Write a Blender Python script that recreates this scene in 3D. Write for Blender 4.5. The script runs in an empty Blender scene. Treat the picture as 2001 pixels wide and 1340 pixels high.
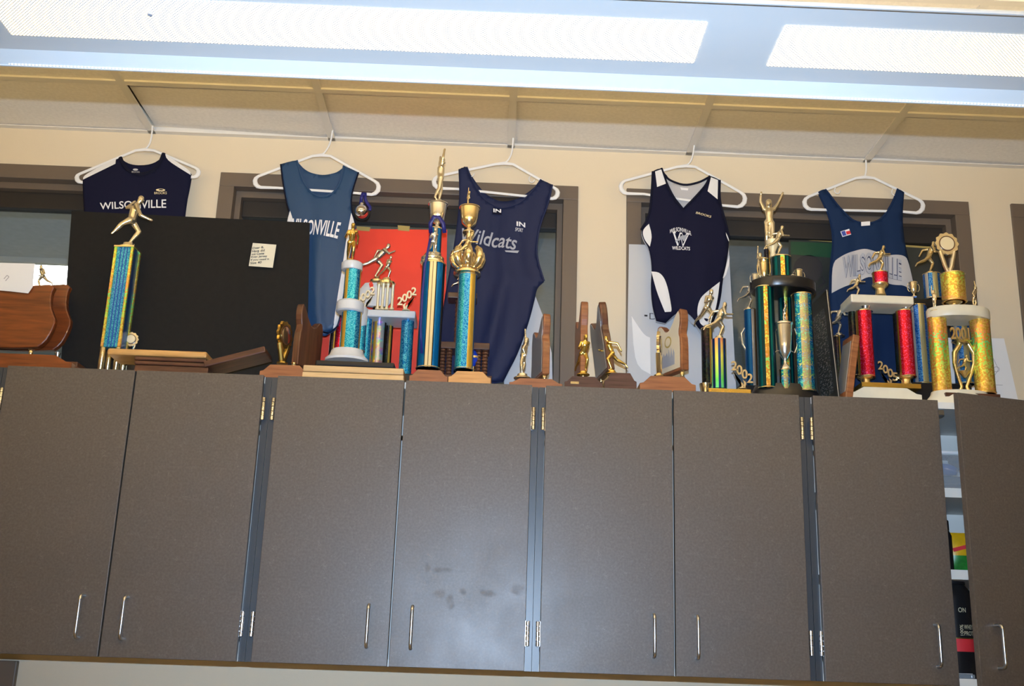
import bpy, bmesh, math, random
from mathutils import Vector, Matrix
from mathutils.geometry import delaunay_2d_cdt
random.seed(7)
PI = math.pi
scene = bpy.context.scene
COL = scene.collection

# ------------------------------------------------------------------ camera
F = 2159.2                       # focal length in pixels of the 2001 px wide frame
PITCH, ROLL, YAW = .2853, .0338, .0139
CAM = Vector((0, 0, 1.45))
_fh = Vector((math.sin(YAW), math.cos(YAW), 0)); _rt = Vector((math.cos(YAW), -math.sin(YAW), 0))
FWD = math.cos(PITCH)*_fh + Vector((0, 0, math.sin(PITCH)))
_up = -math.sin(PITCH)*_fh + Vector((0, 0, math.cos(PITCH)))
RT = math.cos(ROLL)*_rt + math.sin(ROLL)*_up
UP = -math.sin(ROLL)*_rt + math.cos(ROLL)*_up
cam = bpy.data.cameras.new('camera'); camo = bpy.data.objects.new('camera', cam); COL.objects.link(camo)
cam.sensor_fit = 'HORIZONTAL'; cam.sensor_width = 36; cam.lens = 36*F/2001; cam.clip_start = .02
m = Matrix((RT, UP, -FWD)).transposed().to_4x4(); m.translation = CAM; camo.matrix_world = m
scene.camera = camo

# ------------------------------------------------------------------ light and exposure
FLASH_W, FLASH_C = 350, (.545, .735, 1.0)
LAMP_C, LAMP_S = (1.0, .70, .29), 4.5
UP_S = 74.0
w = bpy.data.worlds.new('world'); scene.world = w; w.use_nodes = True
w.node_tree.nodes['Background'].inputs[0].default_value = (.5, .55, .6, 1)
w.node_tree.nodes['Background'].inputs[1].default_value = .05
vs = scene.view_settings; vs.view_transform = 'Standard'; vs.look = 'None'; vs.exposure = 0; vs.gamma = 1
vs.use_curve_mapping = False
fl = bpy.data.lights.new('camera_flash', 'SPOT'); flo = bpy.data.objects.new('camera_flash', fl); COL.objects.link(flo)
fl.energy = FLASH_W; fl.color = FLASH_C; fl.spot_size = math.radians(84); fl.spot_blend = .85; fl.shadow_soft_size = .006
flo.location = CAM + Vector((0, .0, .125))
flo.rotation_euler = (FWD - Vector((0, 0, .02))).to_track_quat('-Z', 'Y').to_euler()

def at(px, py, Y):               # photo pixel -> world point on the vertical plane y = Y
    d = FWD + (px-1000.5)/F*RT + (670-py)/F*UP
    return CAM + d*(Y/d.y)
def depth(P): return (P-CAM).dot(FWD)

# ------------------------------------------------------------------ layout constants (metres)
UW = .762; X0 = -1.4001          # cabinet unit width, centre of the first stile
YD = 3.0488                      # front of the cabinet doors
YW = 3.4365                      # wall face
ZT, ZB = 1.45+.7723, 1.45-.0088  # top and bottom of the wall cabinets
ZC = 1.45+1.7048                 # ceiling
CX, YF = -1.1985, 3.0957         # ceiling grid: a cross tee, the last main tee
XL, XR, YB = CX-.61*4, CX+.61*8, YF-.61*9

# ------------------------------------------------------------------ materials
MATS = {}
def newmat(name):
    mt = bpy.data.materials.new(name); mt.use_nodes = True; MATS[name] = mt
    return mt, mt.node_tree.nodes, mt.node_tree.links, mt.node_tree.nodes['Principled BSDF']
def setp(b, **k):
    names = dict(col='Base Color', rough='Roughness', metal='Metallic', spec='Specular IOR Level', coat='Coat Weight',
                 sheen='Sheen Weight', emit='Emission Color', es='Emission Strength', trans='Transmission Weight', ior='IOR', alpha='Alpha')
    for a, v in k.items():
        if a in ('col', 'emit'): v = (*v, 1)
        b.inputs[names[a]].default_value = v
def plain(name, col, rough=.5, metal=0, noise=0, scale=40, bump=0, bscale=200, **k):
    mt, N, L, b = newmat(name); setp(b, col=col, rough=rough, metal=metal, **k)
    if noise:
        tc = N.new('ShaderNodeTexCoord'); nz = N.new('ShaderNodeTexNoise'); nz.inputs['Scale'].default_value = scale
        nz.inputs['Detail'].default_value = 4; L.new(tc.outputs['Object'], nz.inputs['Vector'])
        rp = N.new('ShaderNodeValToRGB'); rp.color_ramp.elements[0].position = .3; rp.color_ramp.elements[1].position = .7
        rp.color_ramp.elements[0].color = (*[c*(1-noise) for c in col], 1); rp.color_ramp.elements[1].color = (*[min(1, c*(1+noise)) for c in col], 1)
        L.new(nz.outputs['Fac'], rp.inputs['Fac']); L.new(rp.outputs['Color'], b.inputs['Base Color'])
    if bump:
        tc = N.new('ShaderNodeTexCoord'); nz = N.new('ShaderNodeTexNoise'); nz.inputs['Scale'].default_value = bscale
        L.new(tc.outputs['Object'], nz.inputs['Vector'])
        bp = N.new('ShaderNodeBump'); bp.inputs['Strength'].default_value = bump; bp.inputs['Distance'].default_value = .003
        L.new(nz.outputs['Fac'], bp.inputs['Height']); L.new(bp.outputs['Normal'], b.inputs['Normal'])
    return mt
def wood(name, c1, c2, axis=0, scale=14, rough=.35):
    mt, N, L, b = newmat(name); setp(b, rough=rough, coat=.25)
    tc = N.new('ShaderNodeTexCoord'); mp = N.new('ShaderNodeMapping'); s = [scale*6]*3; s[axis] = scale*.5
    mp.inputs['Scale'].default_value = s; L.new(tc.outputs['Object'], mp.inputs['Vector'])
    nz = N.new('ShaderNodeTexNoise'); nz.inputs['Scale'].default_value = 1; nz.inputs['Detail'].default_value = 5
    nz.inputs['Distortion'].default_value = .6; L.new(mp.outputs['Vector'], nz.inputs['Vector'])
    rp = N.new('ShaderNodeValToRGB'); rp.color_ramp.elements[0].position = .32; rp.color_ramp.elements[1].position = .68
    rp.color_ramp.elements[0].color = (*c1, 1); rp.color_ramp.elements[1].color = (*c2, 1)
    L.new(nz.outputs['Fac'], rp.inputs['Fac']); L.new(rp.outputs['Color'], b.inputs['Base Color'])
    return mt
def foil(name, stops, n=1, off=0, holo=.3, hs=90, rough=.28, metal=.7, zf=6, flake=.5, hue=(0, 1), jit=.45):
    """striped holographic foil wrapped round a column whose axis is the object's z axis"""
    mt, N, L, b = newmat(name); setp(b, rough=rough, metal=metal)
    def M(op, a, c=None):
        q = N.new('ShaderNodeMath'); q.operation = op
        for i, v in enumerate((a, c)):
            if v is None: continue
            if isinstance(v, (int, float)): q.inputs[i].default_value = v
            else: L.new(v, q.inputs[i])
        return q.outputs[0]
    tc = N.new('ShaderNodeTexCoord'); sp = N.new('ShaderNodeSeparateXYZ'); L.new(tc.outputs['Object'], sp.inputs[0])
    an = M('FRACT', M('ADD', M('MULTIPLY', M('ARCTAN2', sp.outputs[1], sp.outputs[0]), n/(2*PI)), off+10))
    rp = N.new('ShaderNodeValToRGB'); cr = rp.color_ramp; cr.interpolation = 'CONSTANT'
    while len(cr.elements) < len(stops): cr.elements.new(.5)
    for e, (p, c) in zip(cr.elements, stops): e.position = p; e.color = tuple(c) if len(c) == 4 else (*c, 1)
    L.new(an, rp.inputs['Fac'])
    vo = N.new('ShaderNodeTexVoronoi'); vo.inputs['Scale'].default_value = hs; L.new(tc.outputs['Object'], vo.inputs['Vector'])
    sc = N.new('ShaderNodeSeparateColor'); L.new(vo.outputs['Color'], sc.inputs[0])
    hue_ = M('ADD', M('MULTIPLY', M('FRACT', M('ADD', M('MULTIPLY', sc.outputs[0], jit*flake), M('MULTIPLY', sp.outputs[2], zf))), hue[1]-hue[0]), hue[0])
    hv = N.new('ShaderNodeCombineColor'); hv.mode = 'HSV'; L.new(hue_, hv.inputs[0]); hv.inputs[1].default_value = .8; hv.inputs[2].default_value = .9
    mx = N.new('ShaderNodeMix'); mx.data_type = 'RGBA'
    fac = M('MULTIPLY', M('MULTIPLY', M('GREATER_THAN', sc.outputs[1], 1-flake), holo), rp.outputs['Alpha'])
    L.new(fac, mx.inputs['Factor']); L.new(rp.outputs['Color'], mx.inputs['A']); L.new(hv.outputs['Color'], mx.inputs['B'])
    L.new(mx.outputs['Result'], b.inputs['Base Color'])
    bp = N.new('ShaderNodeBump'); bp.inputs['Strength'].default_value = .35; bp.inputs['Distance'].default_value = .001
    L.new(sc.outputs[2], bp.inputs['Height']); L.new(bp.outputs['Normal'], b.inputs['Normal'])
    return mt

def laminate(name='door_laminate', stains=()):
    mt, N, L, b = newmat(name); setp(b, rough=.42, spec=.5)
    tc = N.new('ShaderNodeTexCoord')
    nz = N.new('ShaderNodeTexNoise'); nz.inputs['Scale'].default_value = 160; nz.inputs['Detail'].default_value = 3
    L.new(tc.outputs['Object'], nz.inputs['Vector'])
    rp = N.new('ShaderNodeValToRGB'); e = rp.color_ramp.elements
    e[0].position = .35; e[0].color = (.084, .069, .058, 1); e[1].position = .7; e[1].color = (.112, .092, .078, 1)
    L.new(nz.outputs['Fac'], rp.inputs['Fac'])
    wv = N.new('ShaderNodeTexVoronoi'); wv.feature = 'DISTANCE_TO_EDGE'; wv.inputs['Scale'].default_value = 60
    n2 = N.new('ShaderNodeTexNoise'); n2.inputs['Scale'].default_value = 25; L.new(tc.outputs['Object'], n2.inputs['Vector'])
    ad = N.new('ShaderNodeMix'); ad.data_type = 'RGBA'; ad.inputs['Factor'].default_value = .25
    L.new(tc.outputs['Object'], ad.inputs['A']); L.new(n2.outputs['Color'], ad.inputs['B']); L.new(ad.outputs['Result'], wv.inputs['Vector'])
    n3 = N.new('ShaderNodeTexNoise'); n3.inputs['Scale'].default_value = 48; L.new(tc.outputs['Object'], n3.inputs['Vector'])
    a = N.new('ShaderNodeMath'); a.operation = 'LESS_THAN'; a.inputs[1].default_value = .025; L.new(wv.outputs['Distance'], a.inputs[0])
    c = N.new('ShaderNodeMath'); c.operation = 'GREATER_THAN'; c.inputs[1].default_value = .60; L.new(n3.outputs['Fac'], c.inputs[0])
    d = N.new('ShaderNodeMath'); d.operation = 'MULTIPLY'; L.new(a.outputs[0], d.inputs[0]); L.new(c.outputs[0], d.inputs[1])
    d2 = N.new('ShaderNodeMath'); d2.operation = 'MULTIPLY'; d2.inputs[1].default_value = .5; L.new(d.outputs[0], d2.inputs[0])
    mx = N.new('ShaderNodeMix'); mx.data_type = 'RGBA'; L.new(d2.outputs[0], mx.inputs['Factor'])
    L.new(rp.outputs['Color'], mx.inputs['A']); mx.inputs['B'].default_value = (.20, .17, .15, 1)
    L.new(mx.outputs['Result'], b.inputs['Base Color'])
    n4 = N.new('ShaderNodeTexNoise'); n4.inputs['Scale'].default_value = 7; n4.inputs['Detail'].default_value = 5; L.new(tc.outputs['Object'], n4.inputs['Vector'])
    mr = N.new('ShaderNodeMapRange'); mr.inputs['From Min'].default_value = .3; mr.inputs['From Max'].default_value = .7
    mr.inputs['To Min'].default_value = .36; mr.inputs['To Max'].default_value = .43
    L.new(n4.outputs['Fac'], mr.inputs['Value']); L.new(mr.outputs['Result'], b.inputs['Roughness'])
    if stains:                                  # hand marks: (x, z, half width, half height) on the door
        tot = None
        n5 = N.new('ShaderNodeTexNoise'); n5.inputs['Scale'].default_value = 55; n5.inputs['Detail'].default_value = 4; L.new(tc.outputs['Object'], n5.inputs['Vector'])
        def M(op, a, c):
            q = N.new('ShaderNodeMath'); q.operation = op; q.use_clamp = False
            for i, v in enumerate((a, c)):
                if isinstance(v, (int, float)): q.inputs[i].default_value = v
                else: L.new(v, q.inputs[i])
            return q.outputs[0]
        sp = N.new('ShaderNodeSeparateXYZ'); L.new(tc.outputs['Object'], sp.inputs[0])
        for x, z, a, h in stains:
            dx = M('DIVIDE', M('SUBTRACT', sp.outputs[0], x), a); dz = M('DIVIDE', M('SUBTRACT', sp.outputs[2], z), h)
            r2 = M('ADD', M('MULTIPLY', dx, dx), M('MULTIPLY', dz, dz))
            v = M('MINIMUM', M('MAXIMUM', M('SUBTRACT', 1.75, M('ADD', r2, M('MULTIPLY', n5.outputs['Fac'], 2.2))), 0), 1)
            tot = v if tot is None else M('MAXIMUM', tot, v)
        L.new(M('ADD', mr.outputs['Result'], M('MULTIPLY', tot, .10)), b.inputs['Roughness'])
        m2 = N.new('ShaderNodeMix'); m2.data_type = 'RGBA'; L.new(M('MULTIPLY', tot, .16), m2.inputs['Factor'])
        L.new(mx.outputs['Result'], m2.inputs['A']); m2.inputs['B'].default_value = (.05, .042, .036, 1); L.new(m2.outputs['Result'], b.inputs['Base Color'])
    return mt
def perforated(name, strength, s, r):
    """white sheet metal with lamp light coming through round holes (object x/y grid)"""
    mt, N, L, b = newmat(name); setp(b, col=(.62, .64, .64), rough=.5)
    def M(op, a, c=None):
        q = N.new('ShaderNodeMath'); q.operation = op
        for i, v in enumerate((a, c)):
            if v is None: continue
            if isinstance(v, (int, float)): q.inputs[i].default_value = v
            else: L.new(v, q.inputs[i])
        return q.outputs[0]
    tc = N.new('ShaderNodeTexCoord'); sp = N.new('ShaderNodeSeparateXYZ'); L.new(tc.outputs['Object'], sp.inputs[0])
    yz = M('ADD', sp.outputs[1], sp.outputs[2])
    u = M('ADD', M('DIVIDE', sp.outputs[0], s), M('DIVIDE', yz, s)); v = M('SUBTRACT', M('DIVIDE', yz, s), M('DIVIDE', sp.outputs[0], s))
    du = M('SUBTRACT', M('FRACT', M('ADD', u, 1000)), .5); dv = M('SUBTRACT', M('FRACT', M('ADD', v, 1000)), .5)
    hole = M('LESS_THAN', M('SQRT', M('ADD', M('MULTIPLY', du, du), M('MULTIPLY', dv, dv))), r)
    setp(b, emit=LAMP_C); L.new(M('MULTIPLY', hole, strength), b.inputs['Emission Strength'])
    return mt
def glassmat():
    mt, N, L, b = newmat('window_glass'); N.remove(b)
    tr = N.new('ShaderNodeBsdfTransparent'); tr.inputs[0].default_value = (.80, .86, .90, 1)
    gl = N.new('ShaderNodeBsdfGlossy'); gl.inputs['Roughness'].default_value = .05
    fr = N.new('ShaderNodeFresnel'); fr.inputs[0].default_value = 1.45
    mx = N.new('ShaderNodeMixShader'); L.new(fr.outputs[0], mx.inputs[0]); L.new(tr.outputs[0], mx.inputs[1]); L.new(gl.outputs[0], mx.inputs[2])
    L.new(mx.outputs[0], N['Material Output'].inputs[0]); return mt
def emitter(name, col, s):
    mt, N, L, b = newmat(name); setp(b, col=(.8, .8, .8), emit=col, es=s); return mt

laminate(); glassmat()
plain('wall_paint', (.70, .605, .45), .75, bump=.08, bscale=350)
plain('tile_board', (.80, .77, .72), .9, noise=.05, scale=90, bump=.25, bscale=420)
plain('tee_paint', (.72, .70, .66), .5)
plain('plenum', (.10, .09, .08), .9)
plain('floor_vinyl', (.45, .40, .34), .5, noise=.1, scale=8)
plain('frame_paint', (.140, .108, .082), .5)
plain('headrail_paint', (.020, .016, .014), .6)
plain('corridor_paint', (.45, .50, .55), .8, noise=.05, scale=6)
plain('corridor_ceiling', (.58, .62, .66), .9, noise=.06, scale=30)
plain('fixture_paint', (.62, .64, .64), .5)
plain('edge_band', (.035, .042, .052), .35, spec=.6)
plain('white_melamine', (.78, .76, .70), .5)
plain('steel', (.62, .62, .62), .28, 1); plain('chrome', (.82, .82, .84), .15, 1)
plain('gold', (.90, .74, .42), .22, .95); plain('pale_gold', (.86, .77, .56), .22, .92)
plain('deep_gold', (.85, .60, .16), .22, .95); plain('silver', (.84, .82, .75), .22, .95)
plain('cream_gold', (.85, .75, .50), .4, .3)
plain('black_plastic', (.012, .012, .013), .3); plain('black_board', (.0105, .010, .0095), .85, spec=.3, noise=.12, scale=60)
plain('black_tape', (.004, .004, .004), .9); plain('white_plastic', (.78, .79, .80), .35)
plain('grey_marble', (.62, .64, .66), .3, noise=.05, scale=30); plain('cream_marble', (.74, .69, .54), .35, noise=.05, scale=25)
plain('paper', (.80, .80, .80), .8); plain('cream_paper', (.74, .70, .55), .8); plain('poster_paper', (.52, .54, .57), .6)
plain('red_paper', (.95, .058, .024), .6); plain('tape', (.45, .33, .10), .5); plain('ink', (.02, .02, .025), .6)
plain('pencil', (.36, .36, .37), .7)
plain('navy_knit', (.0052, .0062, .026), .85, bump=.15, bscale=900, spec=.2); plain('navy_dark', (.004, .005, .018), .8, spec=.2)
plain('satin_blue', (.018, .058, .140), .45, bump=.12, bscale=900, spec=.4)
plain('satin_navy', (.011, .018, .062), .55, bump=.12, bscale=900, spec=.25)
plain('royal_knit', (.006, .022, .072), .8, bump=.12, bscale=900, spec=.2)
plain('white_knit', (.74, .74, .75), .8, bump=.1, bscale=900); plain('grey_knit', (.46, .46, .48), .8)
plain('print_white', (.80, .80, .82), .6); plain('print_grey', (.36, .38, .44), .6); plain('print_navy', (.02, .03, .09), .6)
plain('print_red', (.7, .03, .04), .6); plain('print_blue', (.03, .06, .35), .6)
plain('blue_ribbon', (.012, .016, .16), .4); plain('blue_enamel', (.01, .05, .45), .25)
plain('red_enamel', (.75, .04, .02), .3); plain('dark_poster', (.030, .036, .034), .35, noise=.3, scale=7)
plain('green_print', (.012, .070, .035), .4); plain('cream_face', (.70, .63, .48), .4)
plain('silver_plate', (.45, .44, .42), .3, .5)
wood('walnut', (.050, .018, .010), (.125, .046, .024)); wood('walnut_z', (.060, .022, .012), (.16, .060, .028), 2)
wood('redwood', (.11, .024, .006), (.23, .058, .012)); wood('cherry', (.20, .070, .028), (.34, .130, .050))
wood('oak', (.50, .26, .07), (.64, .38, .14)); wood('pale_oak', (.56, .36, .16), (.70, .49, .25))
wood('purple_wood', (.060, .030, .026), (.105, .052, .043), rough=.25); wood('maple', (.50, .24, .075), (.66, .36, .13))
BL, CY, GO = (.0, .10, .34), (.0, .28, .52), (.78, .50, .08)
SI, CR, BK = (.62, .62, .62), (.72, .64, .42), (.02, .02, .02)
N0 = lambda c: (*c, 0)                       # stripe without holographic flakes
foil('blue_foil', [(0, BL), (.5, CY), (.62, (.0, .16, .42)), (.8, CY), (.9, BL)], holo=.5, hs=420, zf=3, hue=(.50, .62))
foil('blue_gold_foil', [(0, BL), (.50, CY), (.60, N0(GO)), (.68, CY), (.84, (.0, .14, .40)), (.93, N0(GO))], holo=.5, hs=420, zf=3, hue=(.50, .62))
foil('teal_gold_foil', [(0, BL), (.5, (.0, .30, .42)), (.70, (.0, .18, .62)), (.80, N0(GO)), (.92, N0(BL))], holo=.5, hs=500, zf=2, hue=(.48, .60))
foil('blue_cream_foil', [(0, BL), (.5, BK), (.585, (.0, .15, .45)), (.694, BK), (.705, CR), (.744, (.2, .17, .1)), (.756, CR), (.795, BK), (.809, (.0, .15, .45)), (.909, BK)], holo=.0, hs=300)
foil('silver_holo', [(0, SI), (.5, (.35, .32, .45)), (.66, N0(GO)), (.72, SI), (.9, N0(BK))], holo=.6, hs=120, zf=22, flake=.35)
foil('red_foil', [(0, (.30, .01, .02)), (.5, N0((.40, .22, .03))), (.56, (.62, .008, .025)), (.93, N0((.40, .22, .03)))], holo=.4, hs=420, zf=1, flake=.2, hue=(.88, 1.06))
foil('gold_holo', [(0, (.70, .42, .06)), (.5, (.72, .44, .07))], holo=.85, hs=230, zf=5, flake=.55, hue=(.02, .40))
foil('green_gold_foil', [(0, N0((.0, .02, .03))), (.5, N0((.0, .04, .06))), (.58, N0((.0, .16, .18))), (.63, N0((.0, .03, .04))), (.69, (.62, .30, .04)), (.76, N0((.0, .03, .04))), (.79, N0((.0, .20, .18))), (.83, N0((.0, .03, .05))), (.92, N0((.0, .12, .13)))], holo=.75, hs=240, zf=9, flake=.45, hue=(.03, .40))
foil('teal_silver_foil', [(0, N0(BK)), (.5, N0((.05, .04, .02))), (.58, (.0, .22, .40)), (.67, (.42, .38, .22)), (.81, (.0, .18, .42)), (.90, N0((.10, .05, .02)))], holo=.6, hs=300, zf=26, flake=.3, hue=(.12, .66))
foil('black_gold_foil', [(0, N0(GO)), (.1, BK), (.5, BK), (.80, N0(GO)), (.88, BK)], holo=.03, hs=200)
K0 = (.01, .05, .22, 0)
foil('rainbow_foil', [(0, K0), (.5, (0, .3, .1)), (.56, K0), (.63, (.8, .1, .02)), (.70, K0), (.755, (.8, .1, .02)), (.82, K0), (.89, (.6, .1, .02)), (.94, K0)], holo=1, hs=4, zf=6.0, flake=1, hue=(.39, .0), jit=0)
foil('blue_silver_foil', [(0, (.0, .09, .42)), (.55, N0(SI)), (.62, (.0, .09, .42)), (.70, N0((.45, .42, .22))), (.80, (.0, .10, .45)), (.88, N0(SI))], holo=.4, hs=420, zf=3, hue=(.55, .65))
foil('copper_blue_foil', [(0, BL), (.5, (.0, .08, .26)), (.74, (.7, .62, .5)), (.82, (.20, .10, .04))], holo=.0)
perforated('perforated_panel', LAMP_S, .0058, .40); perforated('perforated_lip', 1.6, .0058, .36)
emitter('uplight_lens', LAMP_C, UP_S); emitter('troffer_lens', (1, .95, .80), 22.0)

# ------------------------------------------------------------------ mesh helpers
class MB:
    def __init__(s): s.v = []; s.f = []
    def add(s, vs, fs):
        o = len(s.v); s.v += [tuple(v) for v in vs]; s.f += [tuple(i+o for i in f) for f in fs]; return s
    def box(s, x0, x1, y0, y1, z0, z1):
        return s.add([(x, y, z) for z in (z0, z1) for y in (y0, y1) for x in (x0, x1)],
                     [(0, 2, 3, 1), (4, 5, 7, 6), (0, 1, 5, 4), (2, 6, 7, 3), (0, 4, 6, 2), (1, 3, 7, 5)])
    def lathe(s, prof, n=24, c=(0, 0, 0), sx=1, sy=1):
        vs = []; fs = []
        for r, z in prof:
            for k in range(n):
                a = 2*PI*k/n; vs.append((c[0]+sx*r*math.cos(a), c[1]+sy*r*math.sin(a), c[2]+z))
        for i in range(len(prof)-1):
            for k in range(n):
                k2 = (k+1) % n; fs.append((i*n+k, i*n+k2, (i+1)*n+k2, (i+1)*n+k))
        if prof[0][0] > 1e-6: fs.append(tuple(range(n-1, -1, -1)))
        if prof[-1][0] > 1e-6: fs.append(tuple((len(prof)-1)*n+k for k in range(n)))
        return s.add(vs, fs)
    def tube(s, path, r, n=8, closed=False, flat=1.0):
        P = [Vector(p) for p in path]; m = len(P); R = r if isinstance(r, (list, tuple)) else [r]*m
        vs = []; fs = []; up = None
        for i in range(m):
            t = (P[(i+1) % m]-P[i-1]) if closed else (P[min(i+1, m-1)]-P[max(i-1, 0)])
            t.normalize()
            if up is None: up = Vector((0, 1, 0)) if abs(t.y) < .9 else Vector((1, 0, 0))
            a = t.cross(up).normalized(); b = a.cross(t).normalized(); up = b
            for k in range(n):
                g = 2*PI*k/n; vs.append(P[i]+R[i]*(math.cos(g)*a+flat*math.sin(g)*b))
        for i in range(m if closed else m-1):
            j = (i+1) % m
            for k in range(n):
                k2 = (k+1) % n; fs.append((i*n+k, i*n+k2, j*n+k2, j*n+k))
        if not closed: fs += [tuple(range(n-1, -1, -1)), tuple((m-1)*n+k for k in range(n))]
        return s.add(vs, fs)
    def prism(s, poly, t0, t1, fn=lambda u, v, t: (u, t, v)):
        n = len(poly); vs = [fn(u, v, t0) for u, v in poly]+[fn(u, v, t1) for u, v in poly]
        fs = [tuple(range(n)), tuple(range(2*n-1, n-1, -1))]+[(i, i+n, (i+1) % n+n, (i+1) % n) for i in range(n)]
        return s.add(vs, fs)
    def capsule(s, p0, r0, p1, r1, n=10):
        p0 = Vector(p0); p1 = Vector(p1); d = (p1-p0).normalized()
        pts = []; rr = []
        for a in (-1.45, -.9, -.4): pts.append(p0+d*r0*math.sin(a)); rr.append(r0*math.cos(a))
        pts += [p0, p1]; rr += [r0, r1]
        for a in (.4, .9, 1.45): pts.append(p1+d*r1*math.sin(a)); rr.append(r1*math.cos(a))
        return s.tube(pts, rr, n)
    def mesh(s, name, smooth=40):
        me = bpy.data.meshes.new(name); me.from_pydata(s.v, [], s.f); me.validate()
        bm = bmesh.new(); bm.from_mesh(me); bmesh.ops.recalc_face_normals(bm, faces=bm.faces); bm.to_mesh(me); bm.free()
        if smooth:
            for p in me.polygons: p.use_smooth = True
            me.set_sharp_from_angle(angle=math.radians(smooth))
        return me
    def build(s, name, mat, parent=None, loc=(0, 0, 0), smooth=40, bevel=0, rot=None):
        return link(name, s.mesh(name, smooth), mat, parent, loc, bevel, rot)
def link(name, me, mat, parent=None, loc=(0, 0, 0), bevel=0, rot=None, scale=None):
    o = bpy.data.objects.new(name, me)
    if mat and len(me.materials) == 0: me.materials.append(MATS[mat])
    COL.objects.link(o); o.location = loc
    if rot: o.rotation_euler = rot
    if scale: o.scale = scale
    if parent: o.parent = parent
    if bevel:
        b = o.modifiers.new('bevel', 'BEVEL'); b.width = bevel; b.segments = 2; b.limit_method = 'ANGLE'
    return o
def B(x0, x1, y0, y1, z0, z1): return MB().box(x0, x1, y0, y1, z0, z1)
def tag(o, label, cat, group=None):
    o['label'] = label; o['category'] = cat
    if group: o['group'] = group
    return o
def thing(name, label, cat, loc=(0, 0, 0), group=None, rz=0):
    o = bpy.data.objects.new(name, None); COL.objects.link(o); o.location = loc; o.rotation_euler[2] = rz
    o.empty_display_size = .05
    return tag(o, label, cat, group)
def struct(o): o['kind'] = 'structure'; return o
def cbox(name, x0, x1, y0, y1, z0, z1, mat, parent=None, bevel=0):
    c = Vector(((x0+x1)/2, (y0+y1)/2, z0)); p = c-(Vector(parent.location) if parent else Vector())
    return B(x0-c.x, x1-c.x, y0-c.y, y1-c.y, 0, z1-z0).build(name, mat, parent, p, 0, bevel)
def textmesh(s, extrude=0, bold=0, shear=0):
    """unit-box normalised outline text: (verts (u, v, t), faces, aspect)"""
    cu = bpy.data.curves.new('txt', 'FONT'); cu.body = s; cu.extrude = extrude; cu.offset = bold; cu.shear = shear; cu.resolution_u = 4
    o = bpy.data.objects.new('txt', cu); COL.objects.link(o); dg = bpy.context.evaluated_depsgraph_get()
    me = bpy.data.meshes.new_from_object(o.evaluated_get(dg)); bpy.data.objects.remove(o)
    xs = [v.co.x for v in me.vertices]; ys = [v.co.y for v in me.vertices]
    ax, bx, ay, by = min(xs), max(xs), min(ys), max(ys)
    V = [((v.co.x-ax)/(bx-ax), (v.co.y-ay)/(by-ay), v.co.z) for v in me.vertices]; Fc = [tuple(p.vertices) for p in me.polygons]
    bpy.data.meshes.remove(me)
    return V, Fc, (bx-ax)/(by-ay)
def smooth_poly(pts, it=2, keep=50, closed=True):
    for _ in range(it):
        out = []; n = len(pts)
        for i in range(n):
            p = Vector(pts[i])
            if not closed and i in (0, n-1): out.append(tuple(p)); continue
            a = Vector(pts[i-1]); c = Vector(pts[(i+1) % n]); d1 = p-a; d2 = c-p
            if d1.length < 1e-9 or d2.length < 1e-9: out.append(tuple(p)); continue
            if d1.angle(d2) > math.radians(keep): out.append(tuple(p)); continue
            out += [tuple(p-d1*.25), tuple(p+d2*.25)]
        pts = out
    return pts

# ================================================================== the room
struct(cbox('floor', XL-.15, XR+.15, YB-.15, 6.6, -.1, 0, 'floor_vinyl'))
struct(cbox('wall_left', XL-.15, XL, YB-.15, YW, 0, 3.6, 'wall_paint'))
struct(cbox('wall_right', XR, XR+.15, YB-.15, YW, 0, 3.6, 'wall_paint'))
struct(cbox('wall_back', XL, XR, YB-.15, YB, 0, 3.6, 'wall_paint'))
# front wall with four interior windows
WT = YW+.16
zh = at(780, 352, YW).z                              # head of the casings
win = [(XL+.25, at(330, 338, YW).x), (at(432, 345, YW).x, at(1130, 364, YW).x),
       (at(1224, 379, YW).x, at(1891, 402, YW).x), (at(1974, 406, YW).x, XR-.2)]
ZS = 2.12                                            # sill, hidden behind the cabinets
wl = MB(); xs = [XL]+[e for p in win for e in p]+[XR]
wl.box(XL, XR, YW, WT, 0, ZS); wl.box(XL, XR, YW, WT, zh, 3.6)
for i in range(0, len(xs), 2): wl.box(xs[i], xs[i+1], YW, WT, ZS, zh)
struct(wl.build('wall_front', 'wall_paint', smooth=0))
for i, (a, b) in enumerate(win):
    r = bpy.data.objects.new('window_%d' % (i+1), None); COL.objects.link(r); r.location = ((a+b)/2, YW, ZS); struct(r)
    fw = .050; y0 = YW-.010
    cbox('window_frame', a, b, y0, YW+.045, zh-fw, zh, 'frame_paint', r, .002)
    cbox('window_frame', a, a+fw, y0, YW+.045, ZS, zh-fw, 'frame_paint', r, .002)
    cbox('window_frame', b-fw, b, y0, YW+.045, ZS, zh-fw, 'frame_paint', r, .002)
    cbox('window_sill', a, b, y0, YW+.045, ZS, ZS+.02, 'frame_paint', r, .002)
    st = .018
    cbox('stop', a+fw-.01, b-fw+.01, YW+.030, YW+.06, zh-fw-.022, zh-fw, 'frame_paint', r)
    cbox('stop', a+fw, a+fw+st, YW+.030, YW+.10, ZS+.02, zh-fw-.022, 'frame_paint', r)
    cbox('stop', b-fw-st, b-fw, YW+.030, YW+.10, ZS+.02, zh-fw-.022, 'frame_paint', r)
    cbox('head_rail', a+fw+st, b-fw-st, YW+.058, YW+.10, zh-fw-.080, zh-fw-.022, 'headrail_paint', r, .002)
    cbox('pane', a+fw+st, b-fw-st, YW+.075, YW+.081, ZS+.02, zh-fw-.080, 'window_glass', r)
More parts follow.
